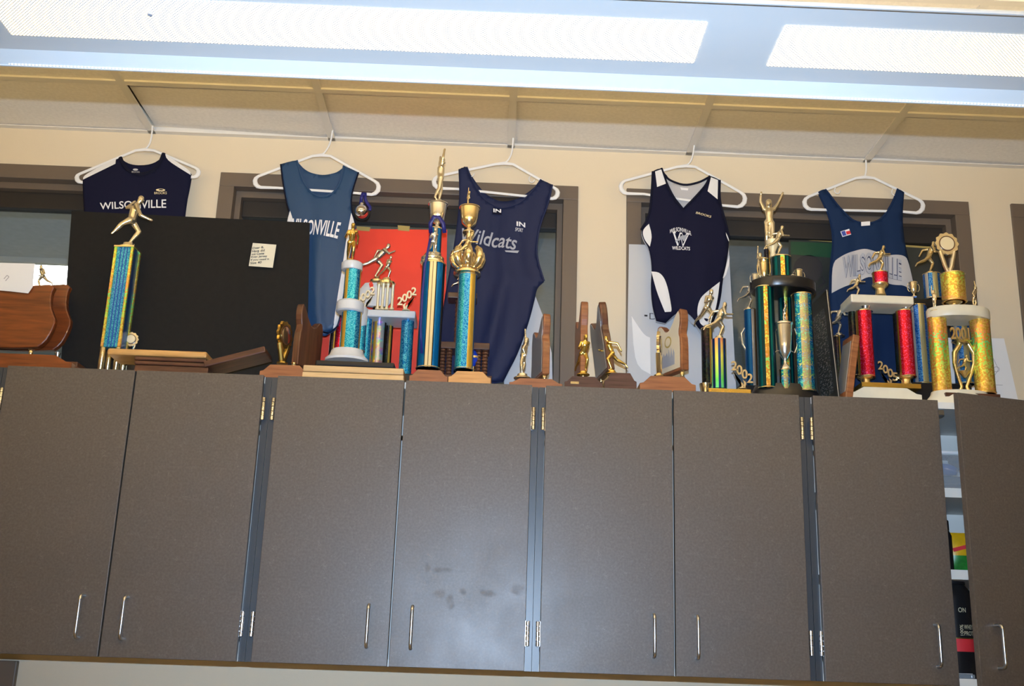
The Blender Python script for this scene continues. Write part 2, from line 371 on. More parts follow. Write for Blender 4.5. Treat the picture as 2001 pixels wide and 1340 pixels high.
# room beyond the windows
struct(cbox('wall_corridor', XL-.15, XR+.15, 6.3, 6.4, 0, 3.4, 'corridor_paint'))
struct(cbox('wall_corridor_left', XL-.15, XL, WT, 6.3, 0, 3.4, 'corridor_paint'))
struct(cbox('wall_corridor_right', XR, XR+.15, WT, 6.3, 0, 3.4, 'corridor_paint'))
struct(cbox('ceiling_corridor', XL, XR, WT, 6.3, ZC, ZC+.1, 'corridor_ceiling'))
def troffer(x0, x1, y0, y1, label):
    r = thing('recessed_light', label, 'light', ((x0+x1)/2, (y0+y1)/2, ZC-.025))
    cbox('light_lens', x0, x1, y0, y1, ZC-.012, ZC, 'troffer_lens', r)
    for a in ((x0-.03, x1+.03, y0-.03, y0), (x0-.03, x1+.03, y1, y1+.03)): cbox('light_frame', *a, ZC-.025, ZC, 'tee_paint', r)
    for a in ((x0-.03, x0, y0, y1), (x1, x1+.03, y0, y1)): cbox('light_frame', *a, ZC-.025, ZC, 'tee_paint', r)
def onceil(px, py):
    d = FWD+(px-1000.5)/F*RT+(670-py)/F*UP; return CAM+d*((ZC-CAM.z)/d.z)
tq = onceil(75, 503)
troffer(tq.x-.45, tq.x+.75, tq.y+.03, tq.y+.63, 'bright ceiling light of the room beyond, seen through the window glass above wooden plaques')
# dark vertical casing under the cabinets at the left
x1 = at(36, 1310, YW).x
struct(cbox('trim_1', x1-.12, x1, YW-.02, YW, 0, ZB-.02, 'frame_paint', None, .003))

# ceiling: deck, grid and lay-in tiles
ceil = struct(cbox('ceiling', XL-.15, XR+.15, YB-.15, YW+.16, 3.6, 3.7, 'plenum'))
rows = [(YF-.61*k, YF-.61*(k-1)) for k in range(9, 0, -1)]+[(YF, YW)]
cl = Vector(ceil.location); tme = {}
for ri, (ya, yb) in enumerate(rows):
    for k in range(12):
        xa = CX+.61*(k-4); key = round(yb-ya, 3)
        if key not in tme:
            tme[key] = B(-.3, .3, -(yb-ya)/2+.005, (yb-ya)/2-.005, 0, .016).mesh('ceiling_tile', 0)
        o = link('ceiling_tile', tme[key], 'tile_board', ceil, Vector((xa+.305, (ya+yb)/2, ZC+.002))-cl)
        if ri == len(rows)-1 and k >= 4:            # nudged up where the hanger hooks go over the grid
            o.rotation_euler = (.012, .013, 0); o.location.z += .0045
            if k == 4: o.rotation_euler = (.016, .028, 0); o.location.z += .006
tee_l = B(XL, XR, -.012, .012, -.004, .002).mesh('grid_tee', 0); tee_c = B(-.012, .012, .012, .598, -.004, .0018).mesh('grid_tee', 0)
tee_e = B(-.012, .012, .012, YW-YF, -.004, .0018).mesh('grid_tee', 0)
for k in range(0, 10): link('grid_tee', tee_l, 'tee_paint', ceil, Vector((0, YF-.61*k, ZC))-cl)
for k in range(13):
    for j in range(1, 10): link('grid_tee', tee_c, 'tee_paint', ceil, Vector((CX+.61*(k-4), YF-.61*j, ZC))-cl)
    link('grid_tee', tee_e, 'tee_paint', ceil, Vector((CX+.61*(k-4), YF, ZC))-cl)
wa = MB().box(XL, XR, YW-.022, YW, ZC-.004, ZC-.001).box(XL, XR, YW-.002, YW, ZC-.002, ZC+.022)
wa.build('wall_angle', 'tee_paint', ceil, -cl, 0)

# ------------------------------------------------------------------ hanging strip light
S = 1.107; zf0 = CAM.z
prof_in = [(1.262, .846), (1.2635, .854), (1.270, .8595), (1.285, .8605), (1.328, .860), (1.434, .860), (1.475, .8605), (1.490, .8595), (1.4975, .854), (1.500, .846)]
prof_in = [(y*S, zf0+z*S) for y, z in prof_in]
lx = lambda px, y, z: None
def xat(px, py, y):                                    # x of the pixel on plane y
    return at(px, py, y).x
ya, za = prof_in[0]; yb, zb_ = prof_in[-1]; ym = (ya+yb)/2
pend = thing('pendant_light', 'long white perforated strip light hanging close under the tiled ceiling', 'light', (.3, ym, za))
off = -Vector(pend.location)
px0, px1 = -3.2, 3.3
shell = MB(); yy = [p for p in prof_in]; out = [(yb+.003, zb_), (yb-.03, zb_+.018), (ym+.055, zb_+.050), (ym-.055, za+.050), (ya+.03, za+.018), (ya-.003, za)]
poly = yy+out
shell.prism(poly, px0, px1, lambda u, v, t: (t, u, v)); shell.build('housing', 'fixture_paint', pend, off, 60)
e1 = xat(-14, 60, 1.38*S); e2 = xat(1355, 100, 1.434*S); e3 = xat(1497, 110, 1.434*S); L1 = e2-e1
s1 = xat(18, 128, 1.5*S); s2 = xat(1330, 180, 1.5*S); s3 = xat(1464, 187, 1.5*S)
zp = prof_in[4][1]-.0015
for a, b in ((e1-.18-L1, e1-.18), (e1, e2), (e3, e3+L1)):
    c = (a+b)/2
    B(a-c, b-c, prof_in[4][0]-ym, prof_in[5][0]-ym, 0, .001).build('perforated_panel', 'perforated_panel', pend, Vector((c, ym, zp))+off, 0)
    B(a-c, b-c, -.05, .05, 0, .004).build('uplight_lens', 'uplight_lens', pend, Vector((c, ym, za+.0505))+off, 0)
for a, b in ((s1-.2-L1, s1-.2), (s1, s2), (s3, s3+L1)):
    c = (a+b)/2
    B(a-c, b-c, -.0015, 0, -.007*S, .004*S).build('perforated_lip', 'perforated_lip', pend, Vector((c, yb-.001, zb_+.008*S))+off, 0)
for x in (-2.6, e1-.09, (e2+e3)/2, e3+L1+.09):
    MB().tube([(0, 0, 0), (0, 0, ZC-za-.054)], .003, 6).build('suspension_cable', 'steel', pend, Vector((x, ym, za+.05))+off)
MB().lathe([(.0, 0), (.004, .0), (.004, .003), (.002, .006)], 10).build('lens_latch', 'print_grey', pend, Vector((xat(292, 36, 1.36*S), 1.36*S, zp-.005))+off)

# ------------------------------------------------------------------ wall cabinets
DW = (UW-.040)/2-.0022; DH = ZT-ZB; DT = .019; YBODY = YD+DT+.001
door_me = B(0, DW, 0, DT, 0, DH)
hprof = []
for k in range(5):
    z = k*.013; hprof += [(.0028, z), (.0056, z+.0008), (.0056, z+.0122), (.0028, z+.013)]
hinge_me = MB().lathe([(0, -.001)]+hprof+[(0, .066)], 12); hinge_me.box(-.001, .014, .004, .006, 0, .065); hinge_me = hinge_me.mesh('hinge')
zh_ = at(155, 1203, YD-.02).z-ZB
hp = [(0, 0, -.056)]+[(0, -.028+.010*math.cos(a)-.010+.010, -.056+.0)for a in ()]
def handle_path():
    P = [(0, 0, -.054), (0, -.016, -.054)]
    for k in range(1, 5): a = k/4*PI/2; P.append((0, -.016-.012*math.sin(a), -.054+.012*(1-math.cos(a))))
    Q = [(x, y, -z) for x, y, z in reversed(P)]
    return P+Q
handle_me = MB().tube(handle_path(), .0046, 10).mesh('handle')
hz1 = at(518, 820, YD).z-ZB; hz0 = at(475, 1243, YD).z-ZB
xh4 = X0+UW*2-.020
def dl(px, py): p = at(px, py, YD); return p.x-xh4, p.z-ZB
laminate('stained_laminate', [(*dl(*c_), a_, h_) for c_, a_, h_ in (((835, 1108), .012, .016), ((862, 1114), .034, .010), ((860, 1160), .026, .016), ((880, 1175), .016, .026), ((905, 1155), .014, .012), ((955, 1160), .034, .014), ((1010, 1152), .026, .020))])
def door(parent, side, i, angle=0):
    c = X0+UW*i; base = Vector(parent.location)
    xh = (c+.020) if side < 0 else (c+UW-.020)               # hinge edge
    d = B(0, side*-DW, 0, DT, 0, DH) if side > 0 else B(0, DW, 0, DT, 0, DH)
    o = d.build('door', 'stained_laminate' if (i, side) == (1, 1) else 'door_laminate', parent, Vector((xh, YD, ZB))-base, 0, .0012, (0, 0, angle))
    s = -side
    link('handle', handle_me, 'steel', o, (s*(DW-.056), 0, zh_))
    for z in (hz0, hz1): link('hinge', hinge_me, 'chrome', o, (-s*.0065, .004, z), 0, (0, 0, 0) if s > 0 else (0, 0, 0), (s, 1, 1))
    return o
cab_labels = ['wall cabinet at the end of the row, next to the one under the black board',
    'closed grey-brown wall cabinet under the black board and the stack of plaques',
    'closed grey-brown wall cabinet with smudged right door under the two tallest trophies',
    'closed grey-brown wall cabinet under the gold runner plaques and white poster',
    'grey-brown wall cabinet with its right door standing ajar showing white shelves']
for n, i in enumerate((-1, 0, 1, 2, 3)):
    c = X0+UW*i
    r = thing('wall_cabinet', cab_labels[n], 'cabinet', (c+UW/2, (YBODY+YW)/2, ZB), 'row of wall cabinets')
    g = .0006
    for sx in (0, 1):
        xa = c+g if sx == 0 else c+UW-.019
        sp = cbox('side_panel', xa, xa+.019-g, YBODY+.004, YW-.001, ZB, ZT-.001, 'white_melamine', r)
        B(-.0092, .0092, 0, .004, 0, ZT-ZB-.001).build('edge_band', 'edge_band', sp, (0, YBODY-(YBODY+.004+YW-.001)/2, 0), 0)
    cbox('top_panel', c+.019, c+UW-.019, YBODY, YW-.001, ZT-.020, ZT-.001, 'white_melamine', r)
    cbox('bottom_panel', c+.019, c+UW-.019, YBODY, YW-.001, ZB, ZB+.019, 'white_melamine', r)
    cbox('back_panel', c+.019, c+UW-.019, YW-.010, YW-.002, ZB+.019, ZT-.020, 'white_melamine', r)
    if i == 3:
        for py in (971, 1131):
            z = at(1845, py, YBODY+.02).z; cbox('shelf', c+.020, c+UW-.020, YBODY+.02, YW-.012, z, z+.0265, 'white_melamine', r)
        sm = B(-.018, .018, 0, .03, -.018, 0); sm.build('catch', 'steel', r, Vector((c+UW/2+.006, YBODY+.004, ZT-.021))-Vector(r.location), 0, .002)
    door(r, -1, i); door(r, 1, i, math.radians(15.5) if i == 3 else 0)
# what stands in the open cabinet
zs1 = at(1845, 971, YBODY+.02).z+.0265; zs2 = at(1845, 1131, YBODY+.02).z+.0265; zs3 = ZB+.019
q = at(1852, 910, 3.22)
r = thing('storage_bin', 'clear plastic bin of dark blue gear on the upper shelf', 'bin', (q.x, 3.22, zs1))
plain('clear_plastic', (.75, .78, .8), .15, alpha=.22)
mb = MB(); h = .115; a, d = .085, .085
mb.box(-a, a, -d, -d+.002, 0, h).box(-a, a, d-.002, d, 0, h).box(-a, -a+.002, -d, d, 0, h).box(a-.002, a, -d, d, 0, h).box(-a, a, -d, d, 0, .002)
mb.build('tub', 'clear_plastic', r, (0, 0, 0), 0)
MB().box(-a-.004, a+.004, -d-.004, -d, h-.008, h).box(-a-.004, a+.004, d, d+.004, h-.008, h).box(-a-.004, -a, -d, d, h-.008, h).box(a, a+.004, -d, d, h-.008, h).build('rim', 'white_plastic', r, (0, 0, 0), 0, .001)
def blob(name, sx, sy, sz, mat, parent, loc, rot=None, n=14, wob=.15):
    pr = [(math.sin(PI*k/9)*(1+wob*math.sin(k*2.3)), -math.cos(PI*k/9)) for k in range(10)]; pr[0] = (0, -1); pr[-1] = (0, 1)
    o = MB().lathe(pr, n).build(name, mat, parent, loc, 80, 0, rot); o.scale = (sx, sy, sz); return o
plain('dark_cloth', (.010, .012, .022), .7); plain('blue_plastic', (.015, .06, .30), .3)
blob('folded_cloth', .075, .07, .026, 'dark_cloth', r, (0, 0, .030)); blob('blue_case', .030, .03, .016, 'blue_plastic', r, (-.022, -.045, .068), (0, .3, 0))
blob('dark_pouch', .045, .04, .020, 'dark_cloth', r, (.035, -.03, .088), (0, .4, 0))
q = at(1842, 1060, 3.16)
r = thing('supplement_bottle', 'slim black bottle with white label lettering on the middle shelf', 'bottle', (q.x, 3.16, zs2))
R = .026; MB().lathe([(R, 0), (R, .10), (R*.8, .112), (R*.62, .118)], 24).build('bottle_body', 'black_plastic', r)
MB().lathe([(R*.78, .118), (R*.78, .142), (R*.7, .145)], 24).build('cap', 'black_plastic', r)
def wrap_text(s, name, mat, parent, R, a0, z0, h, asp=None, turn=False):
    V, Fc, a = textmesh(s, 0, .01); wd = h*(asp or a); mb = MB()
    pts = []
    for u, v, t in V:
        if turn: uu, vv = -v*h, u*wd
        else: uu, vv = u*wd, v*h
        g = a0+uu/R; pts.append((R*1.012*math.cos(g), R*1.012*math.sin(g), z0+vv))
    mb.add(pts, Fc); return mb.build(name, mat, parent, (0, 0, 0), 0)
plain('foil_bag_yellow', (.75, .42, .01), .35, noise=.2, scale=30)
plain('foil_bag_green', (.02, .22, .03), .35, noise=.4, scale=40)
q = at(1876, 1080, 3.19)
r = thing('snack_bag', 'yellow and green foil snack bag on the middle shelf', 'bag', (q.x, 3.19, zs2))
def pillow(w_, h_, t_, y0, y1):
    mb = MB(); nx, nz = 8, 10; vs = []; fs = []
    for sgn in (-1, 1):
        o = len(vs)
        for j in range(nz+1):
            for i_ in range(nx+1):
                u = i_/nx; v = y0+(y1-y0)*j/nz
                b_ = (max(0, math.sin(PI*u))*max(0, math.sin(PI*v)))**.6
                vs.append(((u-.5)*w_, sgn*(t_*b_+.0006), v*h_))
        for j in range(nz):
            for i_ in range(nx):
                a_ = o+j*(nx+1)+i_; fs.append((a_, a_+1, a_+nx+2, a_+nx+1))
    return mb.add(vs, fs)
pillow(.085, .115, .018, 0, 1).build('bag_body', 'foil_bag_yellow', r, (0, 0, 0), 80)
o = pillow(.086, .116, .0195, 0, .42).build('green_print', 'foil_bag_green', r, (0, 0, 0), 80)
o = MB().prism([(-.03, .068), (.028, .084), (.032, .074), (-.026, .058)], -.0215, -.0205).build('red_banner', 'print_red', r, (0, 0, 0), 0)
q = at(1858, 1210, 3.18)
r = thing('protein_jar', 'large black protein powder jar with red label band on the bottom shelf', 'jar', (q.x, 3.18, zs3))
R = .062; jz = at(1858, 1160, 3.18).z-zs3
MB().lathe([(R*.96, 0), (R, .006), (R, jz-.015), (R*.93, jz+.006), (R*.7, jz+.022), (R*.66, jz+.026)], 36).build('jar_body', 'black_plastic', r)
MB().lathe([(R*.72, jz+.026), (R*.72, jz+.056), (R*.66, jz+.060)], 36).build('lid', 'black_plastic', r)
zr = at(1858, 1272, 3.12).z-zs3
MB().lathe([(R*1.008, zr), (R*1.008, zr+.034)], 36).build('red_band', 'print_red', r)
MB().lathe([(R*1.012, zr+.034), (R*1.012, zr+.037)], 36).build('gold_line', 'deep_gold', r)
wrap_text('WHEY', 'lettering', 'cream_gold', r, R, -1.42, zr+.060, .012, 2.6)
wrap_text('PROTEIN', 'lettering', 'cream_gold', r, R, -1.42, zr+.043, .012, 4.2)
wrap_text('100%', 'lettering', 'cream_gold', r, R, -1.46, zr+.043, .009, 3.2, True)
wrap_text('ON', 'lettering', 'cream_gold', r, R, -1.62, zr+.105, .013, 1.7)
q = at(1880, 1300, 3.105)
r = thing('sample_packet', 'small clear packet lying before the protein jar', 'packet', (q.x, 3.095, zs3))
B(-.026, .026, -.010, .010, 0, .012).build('packet_body', 'clear_plastic', r, (0, 0, 0), 0, .003)
B(-.022, .020, -.007, .007, .0125, .0135).build('packet_label', 'paper', r, (0, 0, 0), 0)

# ================================================================== things against the wall
def sheet(name, label, cat, pts, Y, mat, tilt=0, thick=.001, group=None):
    """a flat sheet given by photo corners on the plane y = Y (bottom stands out by tilt)"""
    P = [at(x, y, Y) for x, y in pts]; zmin = min(p.z for p in P); zmax = max(p.z for p in P)
    cx = sum(p.x for p in P)/len(P); r = thing(name, label, cat, (cx, Y, zmin), group)
    mb = MB(); n = len(P); yof = lambda z: -tilt*(1-(z-zmin)/(zmax-zmin))
    V = [(p.x-cx, yof(p.z), p.z-zmin) for p in P]+[(p.x-cx, yof(p.z)+thick, p.z-zmin) for p in P]
    mb.add(V, [tuple(range(n)), tuple(range(2*n-1, n-1, -1))]+[(i, i+n, (i+1) % n+n, (i+1) % n) for i in range(n)])
    o = mb.build('sheet', mat, r, (0, 0, 0), 0); r['_'] = 0; del r['_']
    def place(px, py, lift=.0008):
        p = at(px, py, Y); return Vector((p.x-cx, yof(p.z)-lift, p.z-zmin))
    return r, o, place
def flat_text(parent, s, mat, place, fn, name='lettering', lift=.0012, bold=0, shear=0):
    V, Fc, a = textmesh(s, 0, bold, shear); mb = MB(); mb.add([place(*fn(u, v), lift) for u, v, t in V], Fc)
    return mb.build(name, mat, parent, (0, 0, 0), 0)
def quadmap(tl, tr, bl, br):
    def fn(u, v):
        a = Vector(bl).lerp(Vector(br), u); b = Vector(tl).lerp(Vector(tr), u); return tuple(a.lerp(b, v))
    return fn
def strokes(parent, mat, place, lines, wpx=1.2, name='pencil_drawing'):
    mb = MB()
    for L in lines:
        for (x0, y0), (x1, y1) in zip(L[:-1], L[1:]):
            d = Vector((x1-x0, y1-y0)); n = Vector((-d.y, d.x)); n = n/max(n.length, 1e-6)*wpx/2
            mb.add([place(x0+n.x, y0+n.y, .0012), place(x1+n.x, y1+n.y, .0012), place(x1-n.x, y1-n.y, .0012), place(x0-n.x, y0-n.y, .0012)], [(0, 1, 2, 3)])
    return mb.build(name, mat, parent, (0, 0, 0), 0)
def patch(parent, mat, place, pts, name, lift=.0008):
    mb = MB(); P = smooth_poly(pts, 2, 60); n = len(P)
    mb.add([place(x, y, lift) for x, y in P], [tuple(range(n))]); return mb.build(name, mat, parent, (0, 0, 0), 0)

# black foam board with the note
r, o, pl = sheet('foam_board', 'large black foam board leaning behind the tilting plaques', 'board', [(140, 412), (605, 435), (601, 738), (123, 728)], 3.318, 'black_board', .022, .006)
strokes(r, 'black_tape', pl, [[(184, 524), (180, 612)]], 12, 'tape_strip')
strokes(r, 'black_tape', pl, [[(566, 512), (550, 545), (553, 580), (585, 615), (592, 640)]], 1.2, 'scratch')
def lying_note():
    r2, o2, p2 = sheet('sticky_note', 'small cream handwritten note stuck on the black board', 'note', [(494, 474.5), (540, 478), (533, 523), (486, 519.5)], 3.298, 'cream_paper', 0, .0006)
    rows_ = ['Dear B,', 'Have did', 'not Come', 'Even Jersey', 'If you need it', 'Size 40']
    for i, s in enumerate(rows_):
        k = i*6.2; wd = min(1, len(s)/13)*30+6
        flat_text(r2, s, 'ink', p2, quadmap((493+k*.98, 494-k*.05), (493+k*.98+wd*.16, 494-wd*.55-k*.05+3), (495.5+k, 512), (495.5+k+wd*.16, 512-wd*.55+3)) if False else
                  quadmap((494-i*.9, 483+i*5.8), (494-i*.9+wd, 481+i*5.8), (493.3-i*.9, 487.6+i*5.8), (493.3-i*.9+wd, 485.6+i*5.8)), 'handwriting', bold=.018)
lying_note()

# posters and papers
YG = YW+.0745
r, o, pl = sheet('red_poster', 'bright red poster sheet taped to the window behind the trophies', 'poster', [(622, 446), (874, 449), (868, 745), (618, 740)], YG, 'red_paper', 0, .0006)
patch(r, 'tape', pl, [(697, 442), (724, 444), (722, 452), (697, 450)], 'tape'); patch(r, 'tape', pl, [(777, 440), (801, 442), (800, 452), (778, 450)], 'tape')
r, o, pl = sheet('white_poster', 'white poster sheet with black marks hanging behind the white-paneled singlet', 'poster', [(1229, 477), (1424, 483), (1439, 775), (1224, 775)], YW-.018, 'poster_paper', .004, .001)
flat_text(r, 'D', 'ink', pl, quadmap((1269, 612), (1283, 613), (1269, 624), (1283, 625)), bold=-.01)
patch(r, 'ink', pl, [(1259, 615), (1265, 615.5), (1265, 619), (1259, 618.5)], 'dash')
patch(r, 'paper', pl, [(1234, 618), (1258, 655), (1270, 660), (1271, 732), (1240, 715)], 'painted_glare')  # glare reflected on the poster, painted as a lighter patch
r, o, pl = sheet('paper_sheet', 'plain pale paper behind the lone upright figure and navy script jersey', 'paper', [(985, 560), (1045, 575), (1062, 620), (1078, 690), (1080, 755), (985, 755)], YW-.016, 'poster_paper', .004, .001)
r, o, pl = sheet('dark_poster', 'dark chalky poster with green top taped inside the window behind the arched-letter jersey', 'poster', [(1541, 466), (1868, 487), (1868, 765), (1541, 765)], YG, 'dark_poster', 0, .0008)
patch(r, 'green_print', pl, [(1545, 472), (1640, 476), (1640, 505), (1545, 497)], 'green_band')
patch(r, 'ink', pl, [(1579+29*math.cos(a), 525+27*math.sin(a)) for a in [k*PI/8 for k in range(16)]], 'black_disc')
strokes(r, 'ink', pl, [[(1560, 545), (1580, 552), (1600, 546)], [(1598, 562), (1612, 552), (1606, 540)], [(1590, 580), (1605, 570), (1618, 560)]], 3, 'marker_stroke')
patch(r, 'tape', pl, [(1580, 466.5), (1868, 485), (1868, 489), (1580, 470)], 'torn_edge')
r, o, pl = sheet('drawing_sheet', 'white paper with a faint pencil drawing behind the gold column trophy', 'paper', [(1783, 659), (1962, 661), (1990, 792), (1800, 792)], YW-.016, 'paper', .006, .0008)
cir = lambda cx, cy, rx, ry: [(cx+rx*math.cos(k*PI/6), cy+ry*math.sin(k*PI/6)) for k in range(13)]
strokes(r, 'pencil', pl, [cir(1820, 723, 4, 4), cir(1822, 724, 10, 8), [(1808, 752), (1850, 748), (1900, 752), (1958, 753)], [(1812, 745), (1825, 738), (1840, 746)], [(1940, 700), (1950, 722), (1942, 735)], [(1815, 765), (1826, 760), (1838, 768)], cir(1946, 722, 6, 5)], .9)
flat_text(r, 'The N', 'pencil', pl, quadmap((1797, 671), (1822, 673), (1797, 680), (1822, 682)))
r, o, pl = sheet('white_note', 'crumpled white paper taped over the redwood plaque top', 'paper', [(-50, 512), (68, 515), (64, 560), (55, 573), (20, 569), (-50, 563)], 3.118, 'paper', 0, .0008)
strokes(r, 'pencil', pl, [[(8, 545), (14, 538), (18, 541), (11, 549)]], 1.4, 'pencil_mark')

# ------------------------------------------------------------------ hangers and jerseys
YJ = 3.362
def hanger(label, apex, L, R, hook, y=YJ):
    """L, R: (x, y of upper start of the end loop, y of the bottom bar) in photo pixels"""
    c = at(apex[0], apex[1], y)
    r = thing('clothes_hanger', label, 'hanger', (c.x, y, c.z), 'white plastic hangers along the ceiling edge')
    (lx_, lt, lb), (rx_, rt_, rb) = L, R
    def loop(x, t, b_, sg):                                  # rounded end of the bar, upper side first
        R_ = (b_-t)/2+2; cx_, cy_ = x+sg*R_, (t+b_)/2+1
        return [(cx_-sg*R_*math.cos(a)*1.0, cy_-(R_-1)*math.sin(a)) for a in (1.15, .6, .1, -.45, -1.0, -1.5)]
    A = loop(lx_, lt, lb, 1); C = loop(rx_, rt_, rb, -1)
    pts = [apex, (apex[0]-18, apex[1]+2)]+A+[(lx_+45, lb+3)]+[(rx_-45, rb-1)]+C[::-1]+[(apex[0]+18, apex[1]+2)]
    ra = [.0050, .0064, .0078, .0080, .0072, .0056]
    rad = [.0062, .0048]+ra+[.0045, .0045]+ra[::-1]+[.0048]
    P = []; RR = []; n = len(pts)
    for i in range(n):
        a, b_ = Vector(pts[i]), Vector(pts[(i+1) % n])
        for t in (0, .5): P.append(a.lerp(b_, t)); RR.append(rad[i]*(1-t)+rad[(i+1) % n]*t)
    W = [at(p[0], p[1], y)-c for p in P]
    MB().tube(W, RR, 8, True, .7).build('hanger_bar', 'white_plastic', r)
    H = [at(p[0], p[1], y)-c for p in smooth_poly([apex]+hook, 2, 80, False)]
    MB().tube(H, .0030, 8).build('hook', 'white_plastic', r)
    for end, sg in ((A[0], -1), (C[0], 1)):                   # little strap notches under the arms
        p = Vector(apex).lerp(Vector(end), .52); q_ = [p, p+Vector((-3, 7)), p+Vector((1, 13)), p+Vector((7, 12)), p+Vector((9, 7))]
        MB().tube([at(a_[0], a_[1], y)-c for a_ in smooth_poly([tuple(v) for v in q_], 2, 120, False)], .0017, 6).build('strap_notch', 'white_plastic', r)
    return r
hanger('white plastic hanger holding the cap-sleeve navy shirt', (283, 292), (150, 339, 354), (388, 327, 344), [(291, 285), (296, 270), (298, 246)])
hanger('white plastic hanger holding the shiny steel-blue jersey', (628, 303), (498, 343, 364), (740, 352, 378), [(636, 297), (646, 279), (650, 254)])
hanger('white plastic hanger holding the navy script-lettered jersey', (985, 319), (848, 343, 366), (1090, 366, 386), [(994, 313), (1001, 297), (1003, 269)])
hanger('white plastic hanger holding the navy singlet with white panels', (1341, 324), (1213, 352, 376), (1456, 374, 402), [(1350, 316), (1354, 303), (1357, 283)])
hanger('white plastic hanger holding the blue jersey with arched lettering', (1690, 346), (1572, 383, 407), (1804, 389, 414), [(1692, 338), (1693, 328), (1692, 313)])

class Jersey:
    def __init__(s, label, front, back, mat, matback, seed, depth_=.020, fold=.0035, freq=11):
        s.front = smooth_poly(front); s.back = smooth_poly(back); s.seed = seed; s.d = depth_; s.fold = fold; s.freq = freq
        xs = [p[0] for p in front]; ys = [p[1] for p in front]
        c = at((min(xs)+max(xs))/2, max(ys), YJ); s.c = Vector((c.x, YJ, c.z)); s.top = min(ys); s.h = max(ys)-min(ys)
        s.rows = {}
        s.r = thing('jersey', label, 'jersey', s.c, 'jerseys hung along the wall')
        s.sheet('front', s.front, mat, -1); s.sheet('back', s.back, matback, 1)
    def span(s, py):
        k = round(py)
        if k not in s.rows:
            xs = []; P = s.front; n = len(P)
            for yy_ in (k+.01,):
                for i in range(n):
                    (x0, y0), (x1, y1) = P[i], P[(i+1) % n]
                    if (y0-yy_)*(y1-yy_) < 0: xs.append(x0+(x1-x0)*(yy_-y0)/(y1-y0))
            s.rows[k] = (min(xs), max(xs)) if len(xs) > 1 else None
        return s.rows[k]
    def surf(s, px, py, side=-1, lift=0):
        sp = s.span(py) or s.span(py+3) or s.span(py-3) or (px-1, px+1)
        u = min(1, max(0, (px-sp[0])/max(1, sp[1]-sp[0]))); v = (py-s.top)/s.h
        env = math.sin(PI*u)**.6 if 0 < u < 1 else 0
        b_ = s.d*env*(.25+.75*min(1, v*1.6))
        f = s.fold*env*(math.sin(u*s.freq+s.seed+v*2.2)+.5*math.sin(u*s.freq*2.1+s.seed*2-v*3.1))*min(1, .25+v)
        p = at(px, py, YJ)
        y = YJ+side*(b_+.0045)+(f if side < 0 else f*.5)
        return Vector((p.x, y-lift, p.z))-s.c
    def sheet(s, name, poly, mat, side, lift=0, parent=None, step=9):
        n = len(poly); V = [Vector(p) for p in poly]; E_ = [(i, (i+1) % n) for i in range(n)]
        xs = [p[0] for p in poly]; ys = [p[1] for p in poly]
        y = min(ys)+step*.6
        while y < max(ys):
            cr = []
            for i in range(n):
                (x0, y0), (x1, y1) = poly[i], poly[(i+1) % n]
                if (y0-y)*(y1-y) < 0: cr.append(x0+(x1-x0)*(y-y0)/(y1-y0))
            cr.sort()
            for a, b_ in zip(cr[::2], cr[1::2]):
                x = a+step*.5
                while x < b_-step*.35: V.append(Vector((x, y))); x += step
            y += step
        vo, eo, fo, *_ = delaunay_2d_cdt(V, E_, [tuple(range(n))], 1, 1e-4)
        mb = MB(); mb.add([s.surf(p.x, p.y, side, lift) for p in vo], [tuple(f) for f in fo])
        o = mb.build(name, mat, parent or s.r, (0, 0, 0), 75)
        if not lift:
            so = o.modifiers.new('cloth', 'SOLIDIFY'); so.thickness = .0012; so.offset = 0
        return o
    def panel(s, name, pts, mat, lift=.0038): return s.sheet(name, smooth_poly(pts, 2, 60), mat, -1, lift, step=7)
    def bind(s, pts, mat, r=.0035, name='binding', side=-1):
        P = smooth_poly(pts, 2, 80, False); MB().tube([s.surf(x, y, side, .001) for x, y in P], r, 6, False, .6).build(name, mat, s.r)
    def text(s, t, fn, mat, name='lettering', lift=.0065, bold=0, shear=0, parent=None):
        V, Fc, a = textmesh(t, 0, bold, shear); mb = MB(); mb.add([s.surf(*fn(u, v), -1, lift) for u, v, t_ in V], Fc)
        return mb.build(name, mat, s.r, (0, 0, 0), 0)
def mark(J, pts, mat, name='emblem', lift=.0065):
    mb = MB(); n = len(pts); mb.add([J.surf(x, y, -1, lift) for x, y in pts], [tuple(range(n))]); return mb.build(name, mat, J.r, (0, 0, 0), 0)
def ell(cx, cy, rx, ry, n=16): return [(cx+rx*math.cos(2*PI*k/n), cy+ry*math.sin(2*PI*k/n)) for k in range(n)]

# 1 navy shirt with white shoulders
o1 = [(236, 309), (200, 326), (165, 345), (162, 352), (165, 412), (170, 520), (174, 640), (260, 650), (348, 642), (355, 520), (361, 412), (375, 345), (373, 337), (345, 318), (321, 301)]
J = Jersey('navy cap-sleeve shirt with white shoulders half behind the black board', o1+[(316, 318), (306, 333), (288, 343), (266, 344), (248, 333), (240, 318)],
           o1+[(300, 317), (270, 321), (250, 318)], 'navy_knit', 'navy_knit', 1.0)
J.panel('shoulder_panel', [(228, 312), (200, 325.5), (165, 345), (164, 353), (228, 323)], 'white_knit')
J.panel('shoulder_panel', [(324, 303), (345, 317), (373, 336), (374, 344), (329, 317)], 'white_knit')
J.bind([(236, 309), (240, 318), (248, 333), (266, 344), (288, 343), (306, 333), (316, 318), (321, 301)], 'navy_dark', .0065, 'collar')
J.text('WILSONVILLE', quadmap((199, 401), (328, 394), (200, 414.5), (328, 411)), 'print_white', bold=.012)
J.text('BROOKS', quadmap((305, 380), (329, 379), (305, 384.5), (329, 384)), 'cream_gold', 'brand_mark')
mark(J, ell(317, 376, 9, 2.6), 'cream_gold'); mark(J, ell(318, 375.5, 4.5, 1.2), 'navy_dark', lift=.0075)
